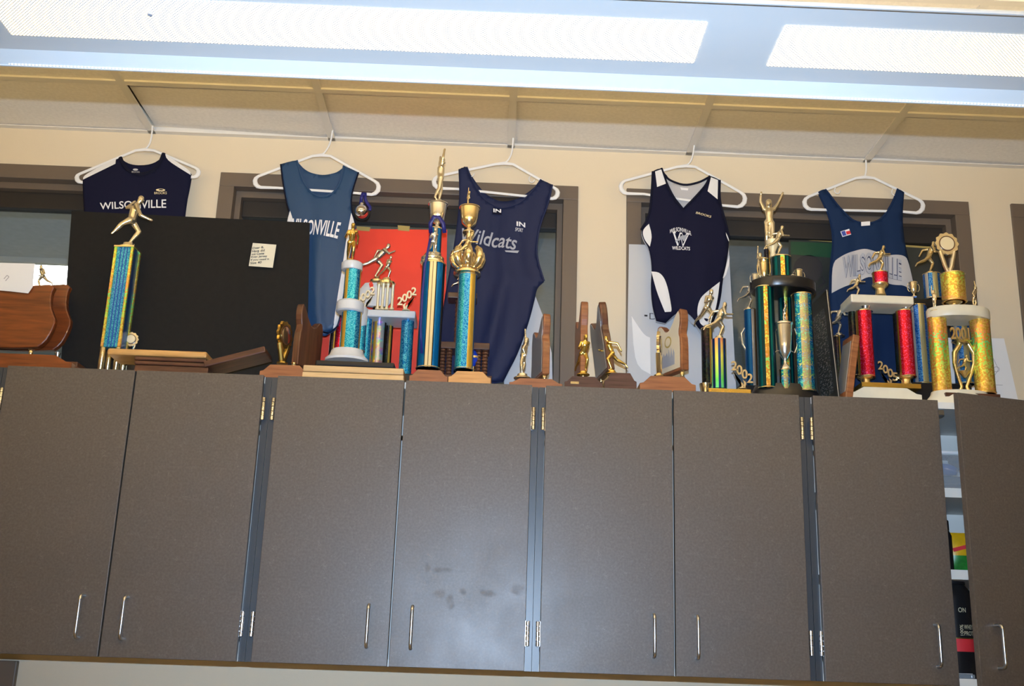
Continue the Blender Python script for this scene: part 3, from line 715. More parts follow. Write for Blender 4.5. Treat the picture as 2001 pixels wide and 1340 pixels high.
J.text('BROOKS', quadmap((261, 339), (276, 339), (261, 342), (276, 342)), 'grey_knit', 'brand_mark'); mark(J, ell(268, 336, 5, 2), 'grey_knit')

# 2 steel-blue singlet
o2 = [(581, 315), (565, 318), (549, 322), (553, 355), (560, 395), (566, 415), (560, 436), (566, 520), (574, 580), (586, 625), (610, 648), (632, 654), (648, 650), (662, 637), (672, 580), (680, 525), (690, 475), (696, 440), (689, 420), (686, 395), (690, 370), (701, 338), (686, 331), (672, 325)]
J = Jersey('shiny steel-blue sleeveless jersey with white side panel beside red poster', o2+[(668, 350), (660, 370), (645, 386), (628, 389), (612, 382), (598, 365), (588, 343)],
           o2+[(655, 336), (632, 340), (608, 336), (592, 327)], 'satin_blue', 'satin_blue', 2.3, .018, .0065, 14)
J.panel('side_panel', [(687, 418), (695, 441), (689, 478), (679, 525), (671, 580), (661, 637), (652, 645), (660, 590), (670, 530), (678, 470)], 'white_knit')
J.panel('side_panel', [(568, 414), (561, 436), (566, 455), (578, 445)], 'white_knit')
J.bind([(581, 315), (588, 343), (598, 365), (612, 382), (628, 389), (645, 386), (660, 370), (668, 350), (672, 325)], 'satin_blue', .003)
J.bind([(701, 338), (690, 370), (686, 395), (689, 420), (696, 440)], 'navy_dark', .0025); J.bind([(549, 322), (553, 355), (560, 395), (566, 415)], 'navy_dark', .0025)
J.bind([(586, 625), (610, 648), (632, 654), (648, 650), (662, 637)], 'navy_dark', .0025)
J.text('WILSONVILLE', quadmap((566, 430), (668, 438), (566, 456), (662, 471)), 'print_white', bold=.02, shear=.15)

# 3 navy script jersey
o3 = [(912, 328), (904, 329), (896, 332), (898, 380), (893, 440), (884, 500), (873, 560), (863, 620), (857, 680), (852, 738), (900, 744), (955, 748), (983, 746), (995, 722), (1012, 690), (1030, 640), (1045, 585), (1049, 562), (1063, 550), (1050, 510), (1048, 480), (1055, 440), (1071, 400), (1079, 362), (1068, 357), (1057, 352)]
J = Jersey('navy satin tank jersey with grey script lettering beside gold cups', o3+[(1043, 374), (1022, 396), (1000, 407), (978, 409), (958, 402), (940, 386), (925, 360)],
           o3+[(1036, 371), (1012, 386), (985, 391), (958, 384), (935, 362)], 'satin_navy', 'satin_navy', .6, .022, .0085, 14)
J.bind([(912, 328), (925, 360), (940, 386), (958, 402), (978, 409), (1000, 407), (1022, 396), (1043, 374), (1057, 352)], 'satin_navy', .003)
J.bind([(1079, 362), (1071, 400), (1055, 440), (1048, 480), (1050, 510), (1063, 550)], 'satin_navy', .003)
def slope(x0, x1, yt, h, sl): return lambda u, v: (x0+(x1-x0)*u, yt+h*(1-v)+sl*(x0+(x1-x0)*u-x0))
J.text('Wildcats', slope(903, 1010, 449, 29, .16), 'print_grey', bold=.012, shear=.35)
mark(J, [(986, 496), (1014, 495), (1011, 500), (988, 499)], 'print_grey', 'underline')
J.text('IN', quadmap((1009, 438), (1026, 440), (1009, 447), (1026, 449)), 'print_white', 'brand_mark', bold=.03)
J.text('SPORT', quadmap((1007, 450), (1022, 452), (1006, 457), (1021, 459)), 'print_white', 'brand_mark')
mark(J, [(962, 412), (980, 412), (980, 424), (962, 423)], 'navy_dark', 'neck_label', .006); J.text('IN', quadmap((964, 412.5), (979, 413), (964, 419.5), (979, 420)), 'print_white', 'brand_mark', .009, bold=.03)

# 4 navy singlet with white panels
o4 = [(1292, 330), (1284, 332), (1275, 336), (1273, 380), (1268, 425), (1252, 450), (1257, 470), (1268, 486), (1274, 525), (1271, 560), (1274, 600), (1282, 628), (1300, 632), (1322, 612), (1340, 612), (1357, 632), (1372, 652), (1386, 648), (1398, 620), (1408, 585), (1412, 545), (1421, 505), (1425, 466), (1416, 430), (1405, 392), (1406, 353), (1396, 348), (1386, 345)]
vn = [(1380, 362), (1365, 380), (1350, 396), (1334, 411), (1316, 392), (1302, 362)]
J = Jersey('navy racing singlet with white side panels and chest crest, hung before the white poster', o4+vn, o4+[(1368, 354), (1340, 360), (1312, 352), (1300, 342)], 'navy_knit', 'grey_knit', 1.7, .018, .005, 11)
J.panel('shoulder_panel', [(1279, 338), (1291, 334), (1300, 362), (1283, 368)], 'white_knit'); J.panel('shoulder_panel', [(1388, 349), (1402, 354), (1401, 392), (1381, 377)], 'white_knit')
J.panel('side_panel', [(1267, 440), (1254, 452), (1258, 470), (1269, 484), (1273, 465)], 'white_knit')
J.panel('side_panel', [(1272, 532), (1288, 536), (1301, 558), (1311, 608), (1309, 613), (1297, 614), (1282, 575)], 'white_knit')
J.panel('side_panel', [(1405, 553), (1380, 573), (1363, 590), (1358, 616), (1363, 634), (1376, 644), (1388, 635), (1399, 600)], 'white_knit')
J.panel('side_panel', [(1424, 500), (1420, 515), (1411, 546), (1418, 541), (1425, 512)], 'white_knit'); J.panel('side_panel', [(1417, 456), (1424, 470), (1423, 474), (1418, 464)], 'white_knit')
J.bind([(1292, 330), (1302, 362), (1316, 392), (1334, 411), (1350, 396), (1365, 380), (1380, 362), (1386, 345)], 'navy_dark', .0038)
J.bind([(1292, 330), (1300, 342), (1312, 352), (1340, 360), (1368, 354), (1386, 345)], 'navy_dark', .0038, 'binding', 1)
J.bind([(1275, 336), (1273, 380), (1268, 425), (1252, 450)], 'navy_dark', .0035); J.bind([(1406, 353), (1405, 392), (1416, 430), (1425, 466)], 'navy_dark', .0035)
arc = lambda x0, x1, yt, h, sag: (lambda u, v: (x0+(x1-x0)*u+(v-.5)*(u-.5)*-4, yt+h*(1-v)+sag*(2*u-1)**2+(u-.5)*3))
J.text('WILSONVILLE', arc(1306, 1348, 449, 8.5, 6), 'print_white', bold=.015); J.text('WILDCATS', quadmap((1311, 486), (1346, 487), (1311, 493), (1346, 494)), 'print_white', bold=.02)
J.text('W', quadmap((1312, 458), (1345, 460), (1314, 485), (1340, 486)), 'print_white', 'crest', bold=.05)
J.text('W', quadmap((1316, 461), (1342, 463), (1318, 482), (1337, 483)), 'navy_dark', 'crest', .0078, bold=.0)
mark(J, smooth_poly([(1316, 479), (1322, 471), (1332, 464), (1341, 465), (1339, 470), (1334, 477), (1330, 473), (1324, 476)], 2), 'print_grey', 'crest', .0092)
J.text('BROOKS', quadmap((1357, 418), (1388, 426), (1357, 422.5), (1388, 430.5)), 'cream_gold', 'brand_mark', bold=.01, shear=.3)
mark(J, [(1330, 364), (1346, 366), (1345, 370), (1332, 369)], 'print_white', 'neck_label', -.018)

# 5 blue jersey with arched block letters
o5 = [(1612, 371), (1605, 372), (1598, 376), (1612, 404), (1622, 430), (1628, 470), (1623, 510), (1620, 560), (1622, 630), (1626, 700), (1632, 770), (1700, 775), (1772, 772), (1784, 690), (1789, 610), (1783, 550), (1774, 506), (1766, 470), (1762, 425), (1766, 377), (1760, 373), (1753, 370)]
J = Jersey('royal blue tank jersey with arched grey letters on a white chest panel', o5+[(1744, 396), (1730, 420), (1712, 436), (1688, 441), (1664, 433), (1640, 410), (1625, 390)],
           o5+[(1744, 393), (1730, 416), (1712, 432), (1688, 437), (1664, 429), (1640, 407), (1625, 388)], 'royal_knit', 'royal_knit', 3.1, .020, .006, 14)
J.panel('chest_panel', [(1624, 516), (1640, 504), (1663, 494), (1682, 490), (1702, 494), (1722, 502), (1745, 501), (1764, 502), (1772, 510), (1784, 560), (1783, 574), (1765, 562), (1745, 560), (1722, 556), (1705, 548), (1690, 546), (1670, 556), (1645, 564), (1623, 575)], 'grey_knit')
J.bind([(1612, 371), (1625, 390), (1640, 410), (1664, 433), (1688, 441), (1712, 436), (1730, 420), (1744, 396), (1753, 370)], 'royal_knit', .003)
def archmap(u, v):
    x = 1643+114*u; a = (u-.42)/.58; top = 499+13*a*a; bot = 541+13*abs(a)**1.5
    return (x+(v*-.0), bot+(top-bot)*v)
J.text('WILSONVILLE', archmap, 'print_navy', bold=.045); J.text('WILSONVILLE', archmap, 'print_grey', 'lettering', .0085, bold=.02)
mark(J, [(1639, 456), (1656, 451), (1660, 462), (1643, 467)], 'print_white', 'brand_patch'); mark(J, [(1640.5, 457), (1647, 455), (1650, 464), (1643.5, 465.5)], 'print_blue', 'brand_patch', .0085); mark(J, [(1649, 457), (1657, 455), (1659, 461), (1651, 463)], 'print_red', 'brand_patch', .0085)
mark(J, [(1679, 438), (1696, 437), (1696, 445), (1679, 446)], 'print_white', 'neck_label', .006)

# ornament with ribbon on the second hanger
c = at(707, 383, YJ-.012)
r = thing('hanging_ornament', 'shiny silver ball ornament hung by blue ribbon from hanger bar', 'ornament', c)
b0 = at(706, 412, YJ-.03)-c; MB().lathe([(.021*math.sin(PI*k/14), -.021*math.cos(PI*k/14)) for k in range(15)], 24).build('ball', 'chrome', r, b0, 80)
MB().lathe([(.006, .0195), (.006, .027), (.004, .029)], 12).build('cap', 'silver', r, b0)
def ribbon(path, w_, r_, mat, name='ribbon'):
    P = [Vector(p) for p in path]; mb = MB(); vs = []
    for i, p in enumerate(P):
        t = (P[min(i+1, len(P)-1)]-P[max(i-1, 0)]).normalized(); a = t.cross(Vector((0, 1, 0)))
        a = a.normalized() if a.length > .05 else Vector((1, 0, 0)); vs += [p+a*w_/2, p-a*w_/2]
    mb.add(vs, [(2*i, 2*i+1, 2*i+3, 2*i+2) for i in range(len(P)-1)]); o = mb.build(name, mat, r_, (0, 0, 0), 80)
    so = o.modifiers.new('thickness', 'SOLIDIFY'); so.thickness = .0012; return o
pp = [(705, 399), (706, 386), (709, 377), (714, 378), (713, 388), (718, 398), (724, 405), (722, 411)]
ribbon([at(x, y, YJ-.022 if 1 < i < 5 else YJ-.014)-c for i, (x, y) in enumerate(smooth_poly(pp, 2, 80, False))], .010, r, 'blue_ribbon')
c2 = at(708, 418, YJ-.004)
r = thing('round_badge', 'round red and black badge hanging behind the silver ball ornament', 'badge', c2)
MB().lathe([(.0, -.003), (.024, -.003), (.026, 0), (.024, .003), (0, .003)], 28).build('badge_disc', 'black_plastic', r, (0, 0, 0), 40, 0, (PI/2, 0, 0))
MB().lathe([(0, 0), (.019, 0), (.019, .001), (0, .001)], 24).build('badge_face', 'red_enamel', r, (0, -.0032, .002), 40, 0, (PI/2, 0, 0))

# ================================================================== trophies
POSES = {}
POSES['runner'] = dict(pelvis=(0, 0, .50), chest=(.09, 0, .70), neck=(.125, 0, .80), head=(.16, 0, .885),
    la=[(.10, .10, .76), (-.10, .16, .73), (-.20, .15, .56)], ra=[(.10, -.10, .75), (.12, -.17, .58), (.30, -.14, .60)],
    ll=[(.0, .05, .49), (.13, .06, .32), (.02, .05, .05), (.10, .05, .025)], rl=[(0, -.05, .49), (-.16, -.06, .34), (-.38, -.06, .24), (-.44, -.06, .15)])
POSES['sprinter'] = dict(pelvis=(-.02, 0, .52), chest=(.15, 0, .72), neck=(.20, 0, .80), head=(.25, 0, .87),
    la=[(.16, .09, .77), (-.03, .14, .80), (-.10, .14, .62)], ra=[(.16, -.09, .75), (.30, -.14, .62), (.42, -.10, .70)],
    ll=[(-.02, .05, .50), (.12, .06, .36), (-.04, .05, .05), (.03, .05, .02)], rl=[(-.03, -.05, .50), (-.24, -.06, .36), (-.50, -.06, .26), (-.57, -.06, .17)])
POSES['footballer'] = dict(pelvis=(0, 0, .44), chest=(.03, 0, .66), neck=(.06, 0, .76), head=(.10, 0, .85),
    la=[(.02, .10, .74), (-.14, .15, .74), (-.04, .17, .86)], ra=[(.06, -.10, .71), (.17, -.16, .50), (.33, -.12, .45)],
    ll=[(.02, .05, .43), (.14, .06, .27), (.0, .05, .04), (.08, .05, .02)], rl=[(-.02, -.05, .43), (-.14, -.06, .35), (-.25, -.06, .20), (-.29, -.06, .15)])
POSES['victory'] = dict(pelvis=(0, 0, .47), chest=(.0, 0, .64), neck=(0, 0, .72), head=(.01, 0, .785),
    la=[(0, .08, .70), (0, .15, .80), (.02, .22, .96)], ra=[(0, -.08, .70), (.0, -.13, .82), (.02, -.12, .95)],
    ll=[(0, .04, .46), (.03, .04, .25), (0, .03, .04), (.07, .04, .02)], rl=[(0, -.04, .46), (-.02, -.04, .25), (-.09, -.04, .07), (-.05, -.04, .02)])
POSES['torch'] = dict(pelvis=(0, 0, .44), chest=(.03, 0, .60), neck=(.05, 0, .68), head=(.06, 0, .74),
    la=[(.04, .06, .66), (.07, .07, .80), (.05, .05, .98)], ra=[(.03, -.06, .65), (-.03, -.08, .54), (.02, -.08, .43)],
    ll=[(0, .03, .43), (.05, .03, .24), (0, .03, .04), (.05, .03, .02)], rl=[(0, -.03, .43), (-.04, -.03, .25), (-.02, -.03, .05), (.04, -.03, .02)])
FIGS = {}
def figmesh(kind):
    if kind in FIGS: return FIGS[kind]
    p = POSES[kind]; mb = MB(); k = .8 if kind in ('torch', 'victory') else 1
    mb.capsule(p['pelvis'], .072*k, p['chest'], .090*k); mb.capsule(p['chest'], .085*k, p['neck'], .045*k); mb.capsule(p['neck'], .036, p['head'], .05)
    h = Vector(p['head']); mb.capsule(h+Vector((.005, 0, -.015)), .050, h+Vector((.008, 0, .03)), .056); mb.capsule(h+Vector((.05, 0, 0)), .014, h+Vector((.062, 0, -.012)), .012)
    for key in ('la', 'ra'):
        a, b, c = [Vector(q) for q in p[key]]; mb.capsule(Vector(p['neck'])-Vector((0, 0, .05)), .05*k, a, .045*k); mb.capsule(a, .042*k, b, .034*k); mb.capsule(b, .033*k, c, .024*k); d = (c-b).normalized(); mb.capsule(c, .03*k, c+d*.03, .024*k)
    for key in ('ll', 'rl'):
        a, b, c, d = [Vector(q) for q in p[key]]; mb.capsule(p['pelvis'], .066*k, a, .068*k); mb.capsule(a, .066*k, b, .044*k); mb.capsule(b, .046*k, b.lerp(c, .35), .046*k); mb.capsule(b.lerp(c, .3), .046*k, c, .026*k); mb.capsule(c, .028*k, d, .022*k)
    me = mb.mesh('f', 0); o = bpy.data.objects.new('f', me); COL.objects.link(o)
    rm = o.modifiers.new('r', 'REMESH'); rm.mode = 'VOXEL'; rm.voxel_size = .013
    sm = o.modifiers.new('s', 'SMOOTH'); sm.iterations = 4; sm.factor = .5
    dg = bpy.context.evaluated_depsgraph_get(); me2 = bpy.data.meshes.new_from_object(o.evaluated_get(dg)); bpy.data.objects.remove(o)
    for q in me2.polygons: q.use_smooth = True
    zs = [v.co.z for v in me2.vertices]; z0 = min(zs); s = 1/(max(zs)-z0)
    for v in me2.vertices: v.co = Vector((v.co.x*s, v.co.y*s, (v.co.z-z0)*s))
    FIGS[kind] = me2; return me2
FIGM = {}
class T:
    def __init__(s, name, label, px, py, Y, cat='trophy', group=None, z=ZT):
        p = at(px, py, Y); s.X, s.Y, s.z = p.x, Y, z; s.r = thing(name, label, cat, (p.x, Y, z), group)
    def q(s, px, py, dy=0): p = at(px, py, s.Y+dy); return p.x-s.X, p.z-s.z
    def w(s, n, dy=0): return n*depth(Vector((s.X, s.Y+dy, s.z+.15)))/F
    def col(s, px, y0, y1, rpx, mat, dy=0, name='column', cap=True, capmat='gold'):
        x, _ = s.q(px, (y0+y1)/2, dy); zt = s.q(px, y0, dy)[1]; zb = max(0, s.q(px, y1, dy)[1]); r = s.w(rpx, dy)
        o = MB().lathe([(r, 0), (r, zt-zb)], 28).build(name, mat, s.r, (x, dy, zb))
        if cap:
            for z in (0, zt-zb-.004): MB().lathe([(r*.9, z), (r*1.06, z+.0012), (r*1.06, z+.0035), (r*.9, z+.0045)], 28).build('column_ring', capmat, o)
        return o
    def lathe(s, px, y0, y1, prof, mat, name, dy=0, n=28, sx=1, sy=1):
        """prof: (radius in pixels, height fraction 0 bottom .. 1 top)"""
        x, _ = s.q(px, (y0+y1)/2, dy); zt = s.q(px, y0, dy)[1]; zb = max(0, s.q(px, y1, dy)[1]); k = s.w(1, dy)
        return MB().lathe([(r*k, f*(zt-zb)) for r, f in prof], n, (0, 0, 0), sx, sy).build(name, mat, s.r, (x, dy, zb))
    def box(s, xa, xb, y0, y1, da, db, mat, name, bevel=.002):
        """pixel rectangle on the front plane da, reaching back to db"""
        x0, zt = s.q(xa, y0, da); x1_, _ = s.q(xb, y0, da); x0b, zb = s.q(xa, y1, da); x1b, _ = s.q(xb, y1, da); zb = max(0, zb)
        x0 = (x0+x0b)/2; x1_ = (x1_+x1b)/2; zt = s.q((xa+xb)/2, y0, da)[1]; zb = max(0, s.q((xa+xb)/2, y1, da)[1])
        c = (x0+x1_)/2; return B(x0-c, x1_-c, 0, db-da, 0, zt-zb).build(name, mat, s.r, (c, da, zb), 0, bevel)
    def step(s, xa, xb, y0, y1, da, db, mat, name='base', cut=.28):
        """wooden base with chamfered shoulders"""
        zt = s.q((xa+xb)/2, y0, da)[1]; zb = max(0, s.q((xa+xb)/2, y1, da)[1]); xl = s.q(xa, y1, da)[0]; xr = s.q(xb, y1, da)[0]; h = zt-zb; c = (xl+xr)/2; wd = xr-xl
        k = min(.2*wd, h*1.1)
        pl = [(-wd/2, 0), (wd/2, 0), (wd/2, h*(1-cut*1.6)), (wd/2-k*.35, h*(1-cut*1.4)), (wd/2-k, h), (-wd/2+k, h), (-wd/2+k*.35, h*(1-cut*1.4)), (-wd/2, h*(1-cut*1.6))]
        return MB().prism(pl, 0, db-da).build(name, mat, s.r, (c, da, zb), 0, .0012)
    def fig(s, kind, px, y0, y1, rot=0, mat='pale_gold', dy=0, base=True, name='figure', scale=1):
        x, _ = s.q(px, (y0+y1)/2, dy); zt = s.q(px, y0, dy)[1]; zb = s.q(px, y1, dy)[1]; h = zt-zb; key = (kind, mat)
        if key not in FIGM:
            m_ = figmesh(kind).copy(); m_.materials.append(MATS[mat]); FIGM[key] = m_
        b = .09*h if base else 0
        o = link(name, FIGM[key], None, s.r, (x, dy, zb+b*.85), 0, (0, 0, rot), (h-b*.85,)*3)
        if base: MB().lathe([(.16*h, 0), (.16*h, .02*h), (.10*h, .05*h), (.09*h, b), (0, b)], 20).build('figure_base', mat, s.r, (x, dy, zb))
        return o
    def cup(s, px, y0, y1, rpx, mat, dy=0, handles=False, lid=False, name='cup'):
        pr = [(.62*rpx, 0), (.60*rpx, .05), (.22*rpx, .12), (.18*rpx, .20), (.45*rpx, .27), (.72*rpx, .36), (.84*rpx, .55), (.92*rpx, .78), (.97*rpx, .93), (1.08*rpx, .95), (1.06*rpx, .98)]
        pr += [(.8*rpx, .985), (.45*rpx, 1.03), (.15*rpx, 1.05), (0, 1.05)] if lid else [(.9*rpx, .97), (.75*rpx, .5), (0, .35)]
        o = s.lathe(px, y0, y1, pr, mat, name, dy)
        zt = s.q(px, y0, dy)[1]; zb = s.q(px, y1, dy)[1]; h = zt-zb; k = s.w(rpx, dy)
        if handles:
            for sg in (-1, 1):
                P = [(sg*k*a, 0, h*b) for a, b in ((.72, .40), (1.15, .36), (1.45, .5), (1.5, .72), (1.25, .88), (.98, .82))]
                P = [tuple(v) for v in smooth_poly(P, 2, 120, False)] if False else P
                MB().tube(P, k*.07, 8).build('cup_handle', mat, o)
        return o
    def crown(s, px, y0, y1, rpx, mat, dy=0, n=7):
        x, _ = s.q(px, (y0+y1)/2, dy); zt = s.q(px, y0, dy)[1]; zb = s.q(px, y1, dy)[1]; h = zt-zb; k = s.w(rpx, dy); mb = MB()
        for i in range(n):
            a = 2*PI*i/n+.3; P = [(r_*k*math.cos(a), r_*k*math.sin(a), f*h) for r_, f in ((.45, 0), (.85, .25), (1.0, .55), (.95, .85), (.75, 1.0), (.62, .92))]
            mb.tube(P, [k*.16, k*.26, k*.30, k*.25, k*.16, k*.08], 10)
        mb.lathe([(k*.6, 0), (k*.62, h*.08), (k*.42, h*.14), (k*.36, h*.85), (k*.3, h*.9), (0, h*.9)], 20)
        return mb.build('crown', mat, s.r, (x, dy, zb), 60)
    def medal(s, px, y0, y1, rpx, mat, dy=0, rot=0, name='medal', face='cream_gold', tilt=0):
        """gear-edged medallion on a V stem; rot turns it about the vertical"""
        x, _ = s.q(px, (y0+y1)/2, dy); zt = s.q(px, y0, dy)[1]; zb = s.q(px, y1, dy)[1]; k = s.w(rpx, dy); h = zt-zb
        n = 48; pl = [((k*(1+.06*math.cos(12*2*PI*i/n)))*math.cos(2*PI*i/n), h-k*1.05+(k*(1+.06*math.cos(12*2*PI*i/n)))*math.sin(2*PI*i/n)) for i in range(n)]
        mb = MB().prism(pl, -.004, .004)
        zl = h-k*1.6
        if zl > .01:
            for sg in (-1, 1): mb.tube([(sg*k*.62, 0, h-k*1.75), (sg*k*.30, 0, h*.22), (sg*k*.05, 0, h*.05)], k*.19, 8)
            mb.tube([(-k*.4, 0, h-k*1.95), (k*.4, 0, h-k*1.95)], k*.09, 6)
        mb.lathe([(k*.4, 0), (k*.4, h*.03), (k*.12, h*.10), (k*.1, h*.16), (0, h*.16)], 16)
        o = mb.build(name, mat, s.r, (x, dy, zb), 40, 0, (0, tilt, rot))
        MB().lathe([(k*.60, -.002), (k*.70, -.002), (k*.70, 0), (k*.60, 0)], 28).build('medal_ring', 'walnut', o, (0, -.0042, h-k*1.05), 40, 0, (-PI/2, 0, 0))
        MB().lathe([(0, -.0012), (k*.58, -.0012), (k*.62, 0), (0, 0)], 28).build('medal_face', face, o, (0, -.0064, h-k*1.05), 40, 0, (-PI/2, 0, 0))
        return o
    def years(s, txt, px, y0, y1, mat, dy=0, dirn=1):
        """year digits stepping diagonally over a flame shaped stand"""
        x, _ = s.q(px, (y0+y1)/2, dy); zt = s.q(px, y0, dy)[1]; zb = s.q(px, y1, dy)[1]; h = zt-zb; mb = MB(); dh = h*.34
        for i, ch in enumerate(txt):
            V, Fc, a = textmesh(ch, .0, .02); wd = dh*.62
            if dirn: cx = dirn*(i-1.5)*wd*.85; cz = h*.66-(i)*h*.145
            else: cx = (i-1.5)*wd*1.05; cz = h*.62
            for t0 in (-.0022, .0022): mb.add([(cx-wd/2+u*wd, t0, cz+v*dh) for u, v, t in V], Fc)
            ed = {}
            for f in Fc:
                for a_, b_ in zip(f, f[1:]+f[:1]): k_ = tuple(sorted((a_, b_))); ed[k_] = ed.get(k_, 0)+1
            o_ = len(mb.v)-2*len(V)
            mb.f += [(o_+a_, o_+b_, o_+b_+len(V), o_+a_+len(V)) for (a_, b_), c_ in ed.items() if c_ == 1]
        g = dirn or 1
        if dirn: mb.prism([(-g*h*.30, h*.62), (-g*h*.22, h*.40), (g*h*.02, h*.20), (g*h*.06, h*.05), (-g*h*.02, h*.05), (-g*h*.10, h*.22), (-g*h*.06, h*.30), (-g*h*.20, h*.42)][::-1], -.0018, .0018)
        else: mb.prism([(-h*.5, h*.58), (h*.5, h*.58), (h*.35, h*.3), (h*.1, h*.05), (-h*.1, h*.05), (-h*.4, h*.35)], -.0018, .0018)
        mb.prism([(g*h*.02, h*.34), (g*h*.14, h*.24), (g*h*.10, h*.05), (g*h*.02, h*.05), (g*h*.06, h*.22)], -.0018, .0018)
        mb.lathe([(h*.16, 0), (h*.16, h*.03), (h*.06, h*.06), (h*.05, h*.1), (0, h*.1)], 16)
        return mb.build('year_numerals', mat, s.r, (x, dy, zb), 30)

OREGON = [(0, 0), (1, 0), (1, .50), (.93, .62), (1, .78), (1, .93), (.95, 1.0), (.86, .96), (.66, .78), (.50, .70), (.36, .72), (.26, .80), (.16, .86), (.06, .84), (0, .66), (.03, .40)]
BROAD = [(0, 0), (.85, 0), (.93, .10), (.975, .26), (1.0, .44), (.965, .54), (.93, .66), (.92, .86), (.94, .96), (.90, 1.0), (.80, .985), (.5, .93), (0, .88)]
def shaped_plaque(parent, near, far, z0, z1, thick, mat, face=None, name='plaque', side=1, outline=None):
    """state-shaped board from near (x, y) to far (x, y); the tall end is the near one"""
    n_, f_ = Vector(near), Vector(far); L = (f_-n_).length; d = (f_-n_)/L; nr = Vector((-d.y, d.x))
    pl = smooth_poly([((1-u)*L, v*(z1-z0)) for u, v in (outline or OREGON)], 1, 60)
    fn = lambda u, v, t: (d.x*u+nr.x*t, d.y*u+nr.y*t, v)
    o = MB().prism(pl, -thick/2, thick/2, fn).build(name, mat, parent, (n_.x, n_.y, z0), 0, .003)
    if face:
        pf = [(L*.06+u*.88, (z1-z0)*.04+v*.92) for u, v in pl]
        t0 = side*(thick/2+.0003); MB().prism(pf, t0, t0+side*.0012, fn).build('face_plate', face, o, (0, 0, 0), 0)
        o['_d'] = 0; del o['_d']
    return o, fn, L
def post(s, x, y, z0, z1, mat='gold', r=.009, name='post'):
    h = z1-z0; return MB().lathe([(r*1.3, 0), (r*1.2, h*.15), (r*.7, h*.35), (r*.85, h*.6), (r*.7, h*.8), (r*1.2, h)], 16).build(name, mat, s, (x, y, z0))

# --- state-shaped redwood plaques at the far left
t = T('state_plaque', 'broad redwood state-shaped plaque on gold posts, white paper taped over it', 20, 640, 3.135)
x0_, zt_ = t.q(-90, 562); x1_, zb_ = t.q(103, 684)
shaped_plaque(t.r, (x1_, 0), (x0_, 0), zb_, t.q(60, 556)[1], .022, 'redwood', outline=BROAD)
for px in (-40, 60): xx = t.q(px, 690)[0]; post(t.r, xx, 0, t.q(px, 697)[1], zb_, 'gold', .008)
t.step(-75, 112, 690, 900, -.045, .05, 'redwood')
t = T('state_plaque', 'second redwood state-shaped plaque with runner figure, tucked behind the broad one', 80, 640, 3.245)
x0_, _ = t.q(-60, 562); x1_, zb_ = t.q(133, 690)
shaped_plaque(t.r, (x1_, 0), (x0_, 0), zb_, t.q(110, 556)[1], .022, 'redwood', outline=BROAD)
for px in (-20, 112): post(t.r, t.q(px, 695)[0], 0, .02, zb_, 'silver', .008)
t.box(-70, 138, 702, 900, -.04, .04, 'walnut', 'base'); t.fig('runner', 84, 517, 568, PI*.9, 'pale_gold', -.03); post(t.r, t.q(84, 600)[0], -.03, .02, t.q(84, 568, -.03)[1], 'gold', .006, 'figure_post')

# --- square blue column trophy
t = T('column_trophy', 'square blue foil column trophy with a charging gold footballer in front of black board', 236, 590, 3.235)
zb_ = t.q(218, 682)[1]; zt_ = t.q(245, 489)[1]; a = .026; rz = math.radians(-5); x_ = 0
foil('blue_square_foil', [(0, N0(BL)), (.5, (.0, .20, .50)), (.85, N0((.0, .05, .30)))], holo=.6, hs=520, zf=4, hue=(.5, .6))
o = B(-a, a, -a, a, 0, zt_-zb_).build('column', 'blue_square_foil', t.r, (x_, 0, zb_), 0, 0, (0, 0, rz))
for sx in (-1, 1):
    for sy in (-1, 1): B(-.004, .004, -.004, .004, 0, zt_-zb_).build('edge_strip', 'gold_holo', o, (sx*a, sy*a, 0), 0)
for sg in (-1, 0, 1): B(-.0012, .0012, -.0006, .0006, 0, zt_-zb_).build('foil_line', 'blue_enamel', o, (sg*.010, -a-.0004, 0), 0)
B(-a-.006, a+.006, -a-.006, a+.006, 0, .006).build('top_cap', 'gold', t.r, (x_, 0, zt_), 0, .001, (0, 0, rz))
for sx, sy in ((-1, -1), (1, -1), (1, 1), (-1, 1)):
    MB().lathe([(.009, 0), (.009, .006), (.005, .009), (.009, .014), (.009, zb_-.024), (.006, zb_-.022)], 14).build('riser', 'gold', t.r, (x_+(sx*a)*.9*math.cos(rz)-(sy*a)*.9*math.sin(rz), sx*a*.9*math.sin(rz)+sy*a*.9*math.cos(rz), .022))
B(-.045, .045, -.042, .042, 0, .022).build('base', 'black_plastic', t.r, (x_, 0, 0), 0, .004, (0, 0, .1))
B(-.022, .022, -.002, .002, 0, .03).build('engraving_plate', 'pale_gold', t.r, (x_+.005, -.047, .003), 0, .001, (-.3, .25, .3))
t.fig('footballer', 257, 381, 486, .15, 'pale_gold', 0)
t = T('medal_award', 'small round laurel medal award peeping over the plaque stack', 254, 665, 3.262)
t.lathe(254, 700, 900, [(18, 0), (18, .7), (10, .85), (8, 1)], 'black_plastic', 'base'); t.medal(255, 649, 700, 14, 'silver', 0, .1, face='cream_gold')

